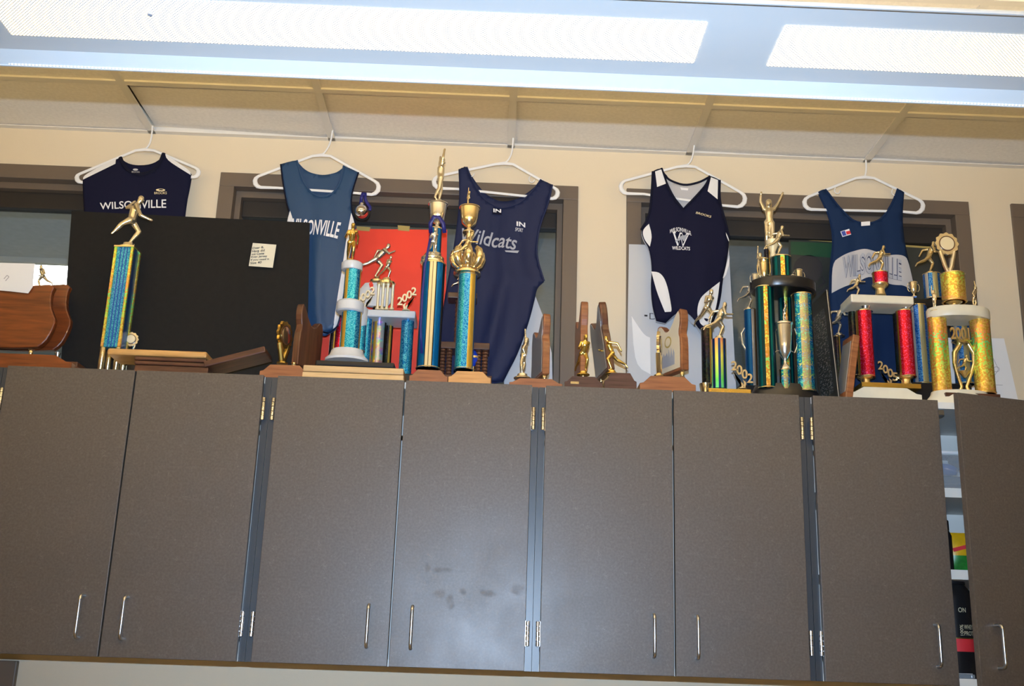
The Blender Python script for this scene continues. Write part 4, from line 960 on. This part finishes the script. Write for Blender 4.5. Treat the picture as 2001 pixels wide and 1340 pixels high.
# --- lying plaques
def slab(name, label, xa, xb, y0, y1, Yf, dpt, mat, z0=None, group=None, bevel=.003, cat='plaque', parts=None):
    zt = at((xa+xb)/2, y0, Yf).z; zb = z0 if z0 is not None else at((xa+xb)/2, y1, Yf).z
    A = at(xa, (y0+y1)/2, Yf).x; Bx = at(xb, (y0+y1)/2, Yf).x; c = (A+Bx)/2; hw = (Bx-A)/2
    r = thing(name, label, cat, (c, Yf+dpt/2, zb), group)
    B(-hw, hw, -dpt/2, dpt/2, 0, zt-zb).build('board', mat, r, (0, 0, 0), 0, bevel)
    B(-hw*.8, hw*.8, -dpt*.4, dpt*.4, 0, .0012).build('engraved_plate', 'silver_plate' if mat != 'oak' else 'deep_gold', r, (0, 0, zt-zb), 0)
    return zt
z = slab('award_plaque', 'dark walnut plaque lying lowest of the stack before black board', 262, 407, 715, 724, 3.078, .10, 'walnut', ZT)
z = slab('award_plaque', 'dark walnut plaque second from below in the flat stack', 262, 405, 706.5, 714, 3.076, .10, 'walnut', z+.0015)
z = slab('award_plaque', 'dark walnut plaque lying directly under the light oak plaque', 262, 403, 698, 705.5, 3.074, .10, 'walnut', z+.0015)
slab('award_plaque', 'light oak plaque lying on top of the dark plaque stack', 209, 404, 683, 695, 3.070, .115, 'oak', z+.0015, None, .005)
# tilted walnut plaque
c = at(466, 708, 3.125); r = thing('award_plaque', 'walnut plaque tilted up at one end between the flat stack and medal award', 'plaque', (c.x, 3.125, ZT))
ang = -math.radians(17.0); L_ = at(528, 700, 3.125).x-at(408, 700, 3.125).x
B(-L_/2, L_/2, -.055, .055, -.009, .009).build('board', 'walnut', r, (0, 0, c.z-ZT+.003), 0, .003, (0, ang, 0))
B(-L_/2+.01, L_/2-.01, -.045, .045, .0092, .0105).build('engraved_plate', 'walnut_z', r, (0, 0, c.z-ZT+.003), 0, 0, (0, ang, 0))

# --- state-shaped plaques on bases
def state_trophy(label, bx, by, Y, near, far, ptop, pbot, mat, bmat, dfar, face=None, side=1, thick=.022, dnear=-.055, dp=.07, pk=(.12, .85)):
    t = T('state_plaque', label, sum(bx)/2, by[1], Y)
    t.step(bx[0], bx[1], by[0], 900, -dp, dp, bmat)
    xn, zt = t.q(near, ptop, dnear); zb = t.q(near, pbot, dnear)[1]; xf, _ = t.q(far, (ptop+pbot)/2, dfar)
    o, fn, L = shaped_plaque(t.r, (xn, dnear), (xf, dfar), zb, zt, thick, mat, face, 'plaque', side)
    zbase = t.q(sum(bx)/2, by[0], -dp)[1]-.001
    for k in pk: post(t.r, xn+(xf-xn)*k, dnear+(dfar-dnear)*k, zbase, zb+.003, 'gold', .008)
    return t, o, fn, L, zb, zt
t, *_ = state_trophy('walnut state plaque seen edge-on with round gold medal, right of tilted plaque', (490, 588), (712, 738), 3.17, 586, 626, 592, 712, 'walnut_z', 'cherry', .075, None, pk=(-.02, .25))
t.medal(555, 628, 711, 27, 'deep_gold', -.03, math.radians(72), 'medal', 'gold')
t, *_ = state_trophy('brown state plaque seen edge-on with slender arm-raised gold figure on wooden base', (990, 1096), (739, 753), 3.16, 1070, 1046, 611, 730, 'cherry', 'cherry', .08, 'silver_plate', 1)
t.fig('torch', 1022, 640, 740, .3, 'pale_gold', -.04)
t, *_ = state_trophy('upright state plaque with gold runner running head-on, purple-brown base', (1100, 1176), (735, 758), 3.15, 1143, 1130, 587, 726, 'cherry', 'purple_wood', .08, None)
t.fig('runner', 1140, 656, 733, math.radians(-75), 'deep_gold', -.05)
B(-.012, .012, -.001, 0, 0, .007).build('name_plate', 'gold', t.r, (t.q(1123, 747, -.07)[0], -.0705, t.q(1123, 750, -.07)[1]), 0)
t, o, *_ = state_trophy('tilted state plaque with gold runner kicking a leg back, purple-brown base', (1180, 1244), (728, 758), 3.155, 1196, 1172, 587, 722, 'walnut_z', 'purple_wood', .085, 'silver_plate', 1)
o.rotation_euler = (0, -.13, 0)
t.fig('runner', 1196, 657, 731, math.radians(188), 'deep_gold', -.05)
t, o, fn, L, zb, zt = state_trophy('cream-faced state plaque with seal and skyline print, brown edge, wooden base', (1250, 1362), (735, 761), 3.16, 1338, 1289, 602, 722, 'cherry', 'cherry', .07, 'cream_face', 1, .026)
mb = MB(); H = zt-zb; tt = .013+.0017
seal = [(L*.50+.018*math.cos(k*PI/12), H*.52+.018*math.sin(k*PI/12)) for k in range(24)]
mb.prism(seal, tt, tt+.0006, fn); mb.build('seal', 'tape', o, (0, 0, 0), 0)
mb = MB(); mb.prism([(L*.50+.013*math.cos(k*PI/12), H*.52+.013*math.sin(k*PI/12)) for k in range(24)], tt+.0007, tt+.001, fn); mb.build('seal', 'cream_face', o, (0, 0, 0), 0)
sky = [(L*.25, H*.12)]+[(L*(.25+.5*k/12), H*(.30+.06*math.sin(k*2.7)+.05*(k % 2))) for k in range(13)]+[(L*.75, H*.12)]
mb = MB(); mb.prism(sky, tt, tt+.0006, fn); mb.build('skyline_print', 'print_grey', o, (0, 0, 0), 0)
t.medal(1288, 648, 736, 27, 'gold', -.03, math.radians(76), 'medal', 'gold')

# --- stacked pale oak boards with black slab, two-tier trophy on it
z = slab('award_plaque', 'pale oak board at the bottom beneath the black slab', 590, 789, 729, 741, 3.075, .19, 'pale_oak', ZT)
z = slab('award_plaque', 'pale oak board lying upper of two, under the black slab', 592, 789, 716, 728, 3.076, .185, 'pale_oak', z+.0015)
zsl = slab('black_slab', 'thin black slab carrying the white-tiered blue trophy', 616, 771, 705.5, 714.5, 3.079, .17, 'black_plastic', z+.0015, None, .004)
t = T('tiered_trophy', 'two-tier blue and gold column trophy with white discs on black slab', 685, 600, 3.165, z=zsl+.001)
t.lathe(678, 684, 707, [(42, 0), (42, .2), (34, .5), (31, .9), (29, 1)], 'grey_marble', 'base', -.02, sy=.8)
t.col(685, 610, 688, 19.5, 'blue_gold_foil', -.02); t.col(703, 622, 688, 12, 'blue_foil', .04)
t.lathe(684, 590, 612, [(24, 0), (27, .12), (27, .85), (24, 1)], 'grey_marble', 'disc', -.02); t.lathe(700, 600, 640, [(15, 0), (18, .12), (18, .9), (15, 1)], 'grey_marble', 'disc', .04)
t.col(688, 527, 592, 16, 'blue_gold_foil', -.02); t.lathe(688, 513, 529, [(19, 0), (21, .15), (21, .85), (18, 1)], 'grey_marble', 'disc', -.02)
t.fig('runner', 687, 440, 514, math.radians(-80), 'deep_gold', -.02)

# --- platform trophy with year numerals before the red poster
t = T('platform_trophy', 'grey platform trophy on blue columns with runner and slanted year numerals before red poster', 755, 660, 3.325)
t.box(700, 812, 605, 619, -.07, .045, 'grey_marble', 'platform', .004)
for px, dy in ((713, -.03), (794, -.03)): t.col(px, 621, 735, 12.5, 'blue_foil' if px > 750 else 'blue_gold_foil', dy)
t.col(738, 621, 735, 14.5, 'silver_holo', -.0); t.col(757, 621, 735, 9, 'black_gold_foil', .03)
t.box(696, 816, 728, 900, -.065, .025, 'black_plastic', 'base', .003)
for px in (739, 748, 757, 767): t.lathe(px, 553, 605, [(4.5, 0), (4.5, .06), (2.8, .08), (2.8, .9), (4.2, .94), (4.2, 1)], 'cream_gold', 'riser_pillar', -.045 if px in (739, 767) else -.055, 12)
t.lathe(755, 545, 556, [(17, 0), (17, .4), (9, .6), (8, 1)], 'gold', 'riser_top', -.05)
t.fig('runner', 757, 501, 547, math.radians(-40), 'pale_gold', -.05); t.years('2002', 714, 560, 605, 'cream_gold', -.05, -1); t.years('2002', 795, 561, 607, 'cream_gold', -.05, -1)
t = T('emblem_trophy', 'long-striding gold runner above an oval emblem plate, behind the grey platform trophy', 735, 600, 3.395)
t.lathe(737, 541, 552, [(14, 0), (14, .3), (8, .6), (6, 1)], 'gold', 'figure_stand'); t.fig('sprinter', 738, 475, 542, 0, 'silver', 0, False)
o = t.lathe(735, 552, 601, [(4, 0), (24, .04), (33, .3), (35, .5), (33, .72), (24, .96), (4, 1)], 'grey_marble', 'emblem_plate', sy=.25)
wv = [t.q(x, y, 0) for x, y in [(722, 558), (727, 553), (731, 560), (729, 568), (733, 572), (727, 576), (729, 570), (724, 566)]]
MB().prism(wv, -.0185, -.0195).build('red_emblem', 'red_enamel', t.r, (0, 0, 0), 0)
t.col(737, 601, 735, 13, 'black_gold_foil'); t.box(712, 762, 728, 900, -.02, .025, 'black_plastic', 'base')
t = T('red_column_trophy', 'red and black-gold column trophy mostly hidden behind the steel-blue jersey', 655, 680, 3.405)
t.col(650, 600, 742, 6.5, 'black_gold_foil', -.005); t.col(663, 600, 742, 9, 'red_foil', 0); t.box(636, 682, 588, 600, -.018, .014, 'black_plastic', 'platform'); t.box(636, 682, 734, 900, -.018, .014, 'black_plastic', 'base'); t.fig('runner', 659, 556, 588, .3, 'gold')

# --- tall trophy, cream striped column with ribbon
t = T('tall_trophy', 'tallest trophy, blue and cream striped column with silver cup and raised-arm figure', 845, 620, 3.14)
t.step(790, 867, 722, 900, -.058, .05, 'cherry')
t.col(842, 516, 722, 23, 'blue_cream_foil')
t.lathe(845, 497, 517, [(22, 0), (24, .1), (24, .25), (21, .32), (23, .45), (23, .6), (18, .8), (16, 1)], 'pale_gold', 'riser')
t.col(851, 446, 498, 12, 'blue_cream_foil', .012); t.fig('runner', 847, 449, 500, math.radians(-70), 'silver', -.028)
t.cup(855, 397, 449, 19, 'silver', .012, False, True); t.lathe(858, 390, 398, [(9, 0), (9, .3), (6, .6), (5, 1)], 'silver', 'lid', .012)
t.fig('victory', 861, 294, 394, math.radians(15), 'pale_gold', .012, False)
r = thing('ribbon_award', 'navy ribbon looped over the silver cup of the tallest trophy', 'ribbon', (t.X, t.Y, ZT))
def rp(px, py, dy): x_, z_ = t.q(px, py, dy); return Vector((x_, dy, z_))
P = [rp(*a) for a in ((842, 455, -.028), (841, 436, -.034), (848, 423, -.040), (858, 424, -.040), (866, 436, -.036), (869, 455, -.030))]
ribbon(P, .012, r, 'blue_ribbon')
P = [rp(*a) for a in ((843, 452, -.030), (838, 480, -.034), (830, 520, -.038), (825, 580, -.040), (822, 640, -.040), (824, 690, -.040))]
ribbon(P, .007, r, 'blue_ribbon', 'ribbon_tail')

# --- teal column trophy with crown
t = T('crown_trophy', 'teal and gold foil column trophy with gold crown and gold cup', 912, 620, 3.128)
t.step(868, 953, 725, 900, -.055, .05, 'maple'); t.col(910, 537, 723, 18, 'teal_gold_foil', capmat='silver')
t.lathe(913, 524, 538, [(20, 0), (27, .15), (27, .35), (22, .5), (24, .7), (20, 1)], 'gold', 'riser')
t.crown(914, 487, 526, 29, 'gold', .0); t.fig('runner', 911, 452, 511, .1, 'gold', -.050, False)
t.lathe(916, 449, 492, [(7, 0), (5, .5), (6, 1)], 'gold', 'stem'); t.cup(917, 404, 455, 20, 'gold', 0, False, True); t.fig('torch', 915, 365, 402, .8, 'gold', 0, False)

# --- wooden tier trophy behind
t = T('wooden_tier_trophy', 'dark wooden tiered trophy with beaded columns before the navy script jersey', 905, 640, 3.262)
t.box(851, 957, 668, 681, -.04, .04, 'walnut', 'shelf'); t.box(875, 932, 571, 582, -.03, .03, 'walnut', 'shelf')
def beads(px, y0, y1, r0, dy):
    n = 9; pr = []
    for k in range(n): pr += [(r0*.65, k/n), (r0, (k+.25)/n), (r0, (k+.75)/n), (r0*.65, (k+1)/n)]
    t.lathe(px, y0, y1, pr, 'walnut_z', 'beaded_column', dy, 14)
for px in (864, 877, 934, 947): beads(px, 681, 738, 6, -.025)
beads(893, 582, 668, 4.5, 0); beads(920, 582, 668, 4.5, 0)
t.box(850, 958, 732, 900, -.045, .045, 'walnut', 'base')
t.lathe(924, 684, 716, [(3, 0), (10, .2), (14, .5), (10, .8), (3, 1)], 'blue_enamel', 'globe', -.02); t.lathe(924, 698, 702, [(14.3, 0), (14.6, .5), (14.3, 1)], 'gold', 'globe_band', -.02)
t.lathe(924, 716, 735, [(8, 0), (3, .3), (3, 1)], 'gold', 'globe_stand', -.02); t.fig('runner', 904, 525, 571, 0, 'gold')

# --- small runner pair
t = T('small_trophy', 'small black and gold column trophy with runner, left of rainbow column', 1382, 700, 3.215)
t.col(1382, 642, 752, 11, 'black_gold_foil'); t.lathe(1380, 750, 900, [(15, 0), (15, .3), (9, .6), (12, 1)], 'gold', 'base'); t.fig('runner', 1382, 568, 643, math.radians(-60), 'pale_gold')
t = T('rainbow_trophy', 'small rainbow foil column trophy with runner and slanted year numerals', 1405, 710, 3.125)
t.box(1386, 1470, 759, 900, -.03, .03, 'deep_gold', 'base', .002); t.col(1405, 664, 760, 14.5, 'rainbow_foil', cap=False)
t.fig('runner', 1405, 589, 664, .15, 'pale_gold'); t.years('2002', 1450, 706, 760, 'pale_gold', 0, 1)

# --- big three column trophy
t = T('three_column_trophy', 'big holographic three-column trophy with black oval platform and silver cup', 1533, 660, 3.165)
t.lathe(1536, 757, 900, [(66, 0), (66, .55), (58, 1)], 'black_plastic', 'base', sy=.62)
t.col(1497, 562, 760, 18, 'green_gold_foil', -.03); t.col(1570, 576, 766, 19.5, 'teal_silver_foil', -.03); t.col(1537, 575, 760, 14, 'green_gold_foil', .055)
t.lathe(1529, 552, 573, [(62, 0), (65, .12), (65, .9), (62, 1)], 'black_plastic', 'platform', sy=.72)
t.col(1534, 722, 762, 10, 'teal_silver_foil', -.045)
t.cup(1533, 630, 722, 17, 'silver', -.045, True, True); t.fig('torch', 1532, 585, 632, 0, 'silver', -.045, False)
t.col(1528, 503, 556, 19, 'green_gold_foil', -.02); t.fig('runner', 1519, 440, 503, .1, 'pale_gold', -.02)
t.cup(1561, 527, 563, 8, 'pale_gold', -.02, True, True, 'side_cup'); t.cup(1493, 505, 556, 9, 'gold', -.02, True, True, 'side_cup')
t.col(1500, 486, 556, 6, 'black_gold_foil', .05); t.fig('victory', 1503, 375, 488, math.radians(-90), 'pale_gold', .05, False)
t.fig('torch', 1484, 478, 556, .9, 'pale_gold', .03); t.cup(1476, 535, 562, 7, 'silver', -.01, True, True, 'side_cup'); t.cup(1549, 538, 562, 6, 'silver', -.035, True, True, 'side_cup')
t.lathe(1510, 470, 503, [(7, 0), (5, .3), (12, .75), (13, 1)], 'cream_gold', 'wreath', .0)
t = T('cup_trophy', 'silver runner on copper-blue column with curled handle, behind the black oval platform', 1468, 660, 3.265)
t.col(1468, 605, 762, 12, 'copper_blue_foil'); t.fig('runner', 1463, 545, 606, .3, 'silver'); t.box(1447, 1492, 752, 900, -.035, .035, 'black_plastic', 'base')
P = [Vector((t.q(x, y)[0], -.0, t.q(x, y)[1])) for x, y in ((1462, 690), (1452, 672), (1449, 652), (1455, 642), (1461, 648))]
MB().tube(P, .004, 8).build('handle', 'silver', t.r)

# --- black glass plaque and leaning wood plaque
mt, N, L, b = newmat('printed_black'); setp(b, col=(.012, .012, .014), rough=.18)
tc = N.new('ShaderNodeTexCoord'); mp = N.new('ShaderNodeMapping'); mp.inputs['Scale'].default_value = (1, 60, 260); L.new(tc.outputs['Object'], mp.inputs['Vector'])
nz = N.new('ShaderNodeTexNoise'); nz.inputs['Scale'].default_value = 1; nz.inputs['Detail'].default_value = 1; L.new(mp.outputs['Vector'], nz.inputs['Vector'])
rpn = N.new('ShaderNodeValToRGB'); rpn.color_ramp.elements[0].position = .52; rpn.color_ramp.elements[0].color = (.012, .012, .014, 1); rpn.color_ramp.elements[1].position = .62; rpn.color_ramp.elements[1].color = (.13, .13, .14, 1)
L.new(nz.outputs['Fac'], rpn.inputs['Fac']); L.new(rpn.outputs['Color'], b.inputs['Base Color'])
c = at(1640, 765, 3.09); hz = at(1624, 566, 3.09).z-ZT
r = thing('glass_award', 'tall black printed award slab seen obliquely beside the holographic columns', 'plaque', (c.x, 3.09, ZT), None, math.radians(62)-PI/2)
xf = at(1598, 700, 3.25).x-at(1633, 700, 3.09).x; r.rotation_euler[2] = math.atan2(xf, -.16)-PI
r.rotation_euler[1] = -.06
B(-.004, .004, 0, .165, 0, hz).build('slab', 'black_plastic', r, (0, 0, 0), 0, .002)
B(-.0048, -.004, .03, .14, .03, hz*.86).build('printed_text', 'printed_black', r, (0, 0, 0), 0)
B(-.0030, -.0012, -.0008, 0, 0, hz).build('bright_edge', 'silver_plate', r, (0, 0, 0), 0)
c = at(1659, 766, 3.072); hz = at(1688, 653, 3.072).z-ZT
r = thing('award_plaque', 'wooden plaque leaning sideways against the red column trophy', 'plaque', (c.x, 3.072, ZT+.002), None, .10)
r.rotation_euler[1] = .17
B(-.011, .011, 0, .075, .0, hz).build('board', 'cherry', r, (0, 0, 0), 0, .003); B(-.0125, -.011, .008, .067, .02, hz-.02).build('engraved_plate', 'silver_plate', r, (0, 0, 0), 0)

# --- red column trophy
t = T('red_platform_trophy', 'cream platform trophy on two red foil columns with gold runners and year numerals', 1735, 680, 3.200)
t.step(1668, 1811, 757, 900, -.05, .04, 'cream_marble', 'base', .2); t.box(1684, 1800, 748, 757, -.035, .04, 'deep_gold', 'base_trim', .001)
for px in (1691, 1770):
    t.lathe(px, 736, 752, [(12, 0), (9, .3), (9, .6), (15, .85), (16, 1)], 'gold', 'column_foot', -.01); t.col(px, 608, 737, 15, 'red_foil', -.01)
    t.lathe(px, 592, 609, [(14, 0), (9, .15), (8, .3), (13, 1)], 'silver', 'column_crown', -.01, 14)
t.col(1669, 606, 735, 9, 'black_gold_foil', .05); t.col(1757, 606, 735, 9, 'black_gold_foil', .05)
t.box(1663, 1786, 576, 592, -.05, .055, 'cream_marble', 'platform', .004)
t.lathe(1720, 557, 577, [(11, 0), (9, .4), (9, .6), (15, .85), (16, 1)], 'gold', 'riser'); t.col(1720, 533, 557, 15, 'red_foil')
t.fig('runner', 1719, 479, 533, .05, 'gold'); t.fig('runner', 1673, 535, 578, .1, 'pale_gold', -.02, False); t.cup(1785, 551, 580, 8, 'pale_gold', .0, True, True, 'side_cup')
t.years('2005', 1735, 706, 755, 'pale_gold', 0, 1)
t = T('small_trophy', 'little silver runner on a slim stand behind the leaning wooden plaque', 1637, 650, 3.285)
t.fig('runner', 1638, 593, 657, .4, 'silver'); t.col(1637, 657, 752, 7, 'black_gold_foil'); t.lathe(1637, 750, 900, [(18, 0), (18, .5), (12, 1)], 'black_plastic', 'base')

# --- gold column trophy dated 2001
t = T('gold_platform_trophy', 'gold holographic two-column trophy dated 2001 with medallion on top', 1877, 690, 3.150)
t.lathe(1880, 768, 900, [(64, 0), (64, .5), (56, .8), (54, 1)], 'cream_marble', 'base', sy=.55); t.box(1848, 1955, 768, 776, -.045, -.02, 'walnut', 'name_bar', .001)
t.col(1836, 622, 770, 18, 'gold_holo'); t.col(1920, 626, 770, 19, 'gold_holo')
t.lathe(1872, 606, 626, [(60, 0), (62, .12), (62, .85), (60, 1)], 'cream_marble', 'platform', sy=.6)
t.lathe(1865, 590, 607, [(9, 0), (6, .4), (7, .7), (18, 1)], 'gold', 'riser'); t.col(1863, 536, 591, 23, 'gold_holo')
t.medal(1851, 455, 537, 23, 'pale_gold', 0, 0, 'medallion', 'cream_gold')
t.fig('torch', 1825, 556, 608, 1.2, 'pale_gold', -.02); t.fig('torch', 1903, 548, 608, -.5, 'pale_gold', -.01)
V, Fc, a_ = textmesh('2001', .04, .025); x_, zt_ = t.q(1874, 640, -.03); zb_ = t.q(1874, 664, -.03)[1]; wd = t.w(37, -.03)
MB().add([(-wd/2+u*wd, -.002+tt*.06, v*(zt_-zb_)) for u, v, tt in V], Fc).build('year_numerals', 'gold', t.r, (x_, -.03, zb_), 20)
t.lathe(1880, 664, 672, [(12, 0), (18, .5), (14, 1)], 'gold', 'numeral_stand')
for sg in (-1, 1):
    P = [Vector((t.q(1884+sg*a, y)[0], 0, t.q(1884, y)[1])) for a, y in ((8, 672), (19, 690), (19, 710), (12, 735), (5, 755), (9, 768))]
    MB().tube(P, [.008, .008, .006, .005, .005, .008], 10).build('loop_arm', 'gold', t.r)
t.fig('runner', 1884, 692, 728, .2, 'gold', 0, False); t.lathe(1885, 726, 738, [(2, 0), (8, .6), (12, 1)], 'gold', 'figure_cup')
# --- blue trophy behind it
t = T('blue_platform_trophy', 'blue and silver column trophy with runner behind the gold trophy dated 2001', 1830, 620, 3.285)
t.col(1822, 536, 586, 17, 'blue_silver_foil'); t.fig('runner', 1815, 471, 537, .05, 'gold')
t.box(1776, 1900, 585, 598, -.025, .035, 'black_plastic', 'platform'); t.col(1798, 598, 752, 18, 'blue_silver_foil'); t.col(1880, 600, 752, 18, 'blue_silver_foil'); t.box(1774, 1905, 748, 900, -.025, .045, 'black_plastic', 'base')
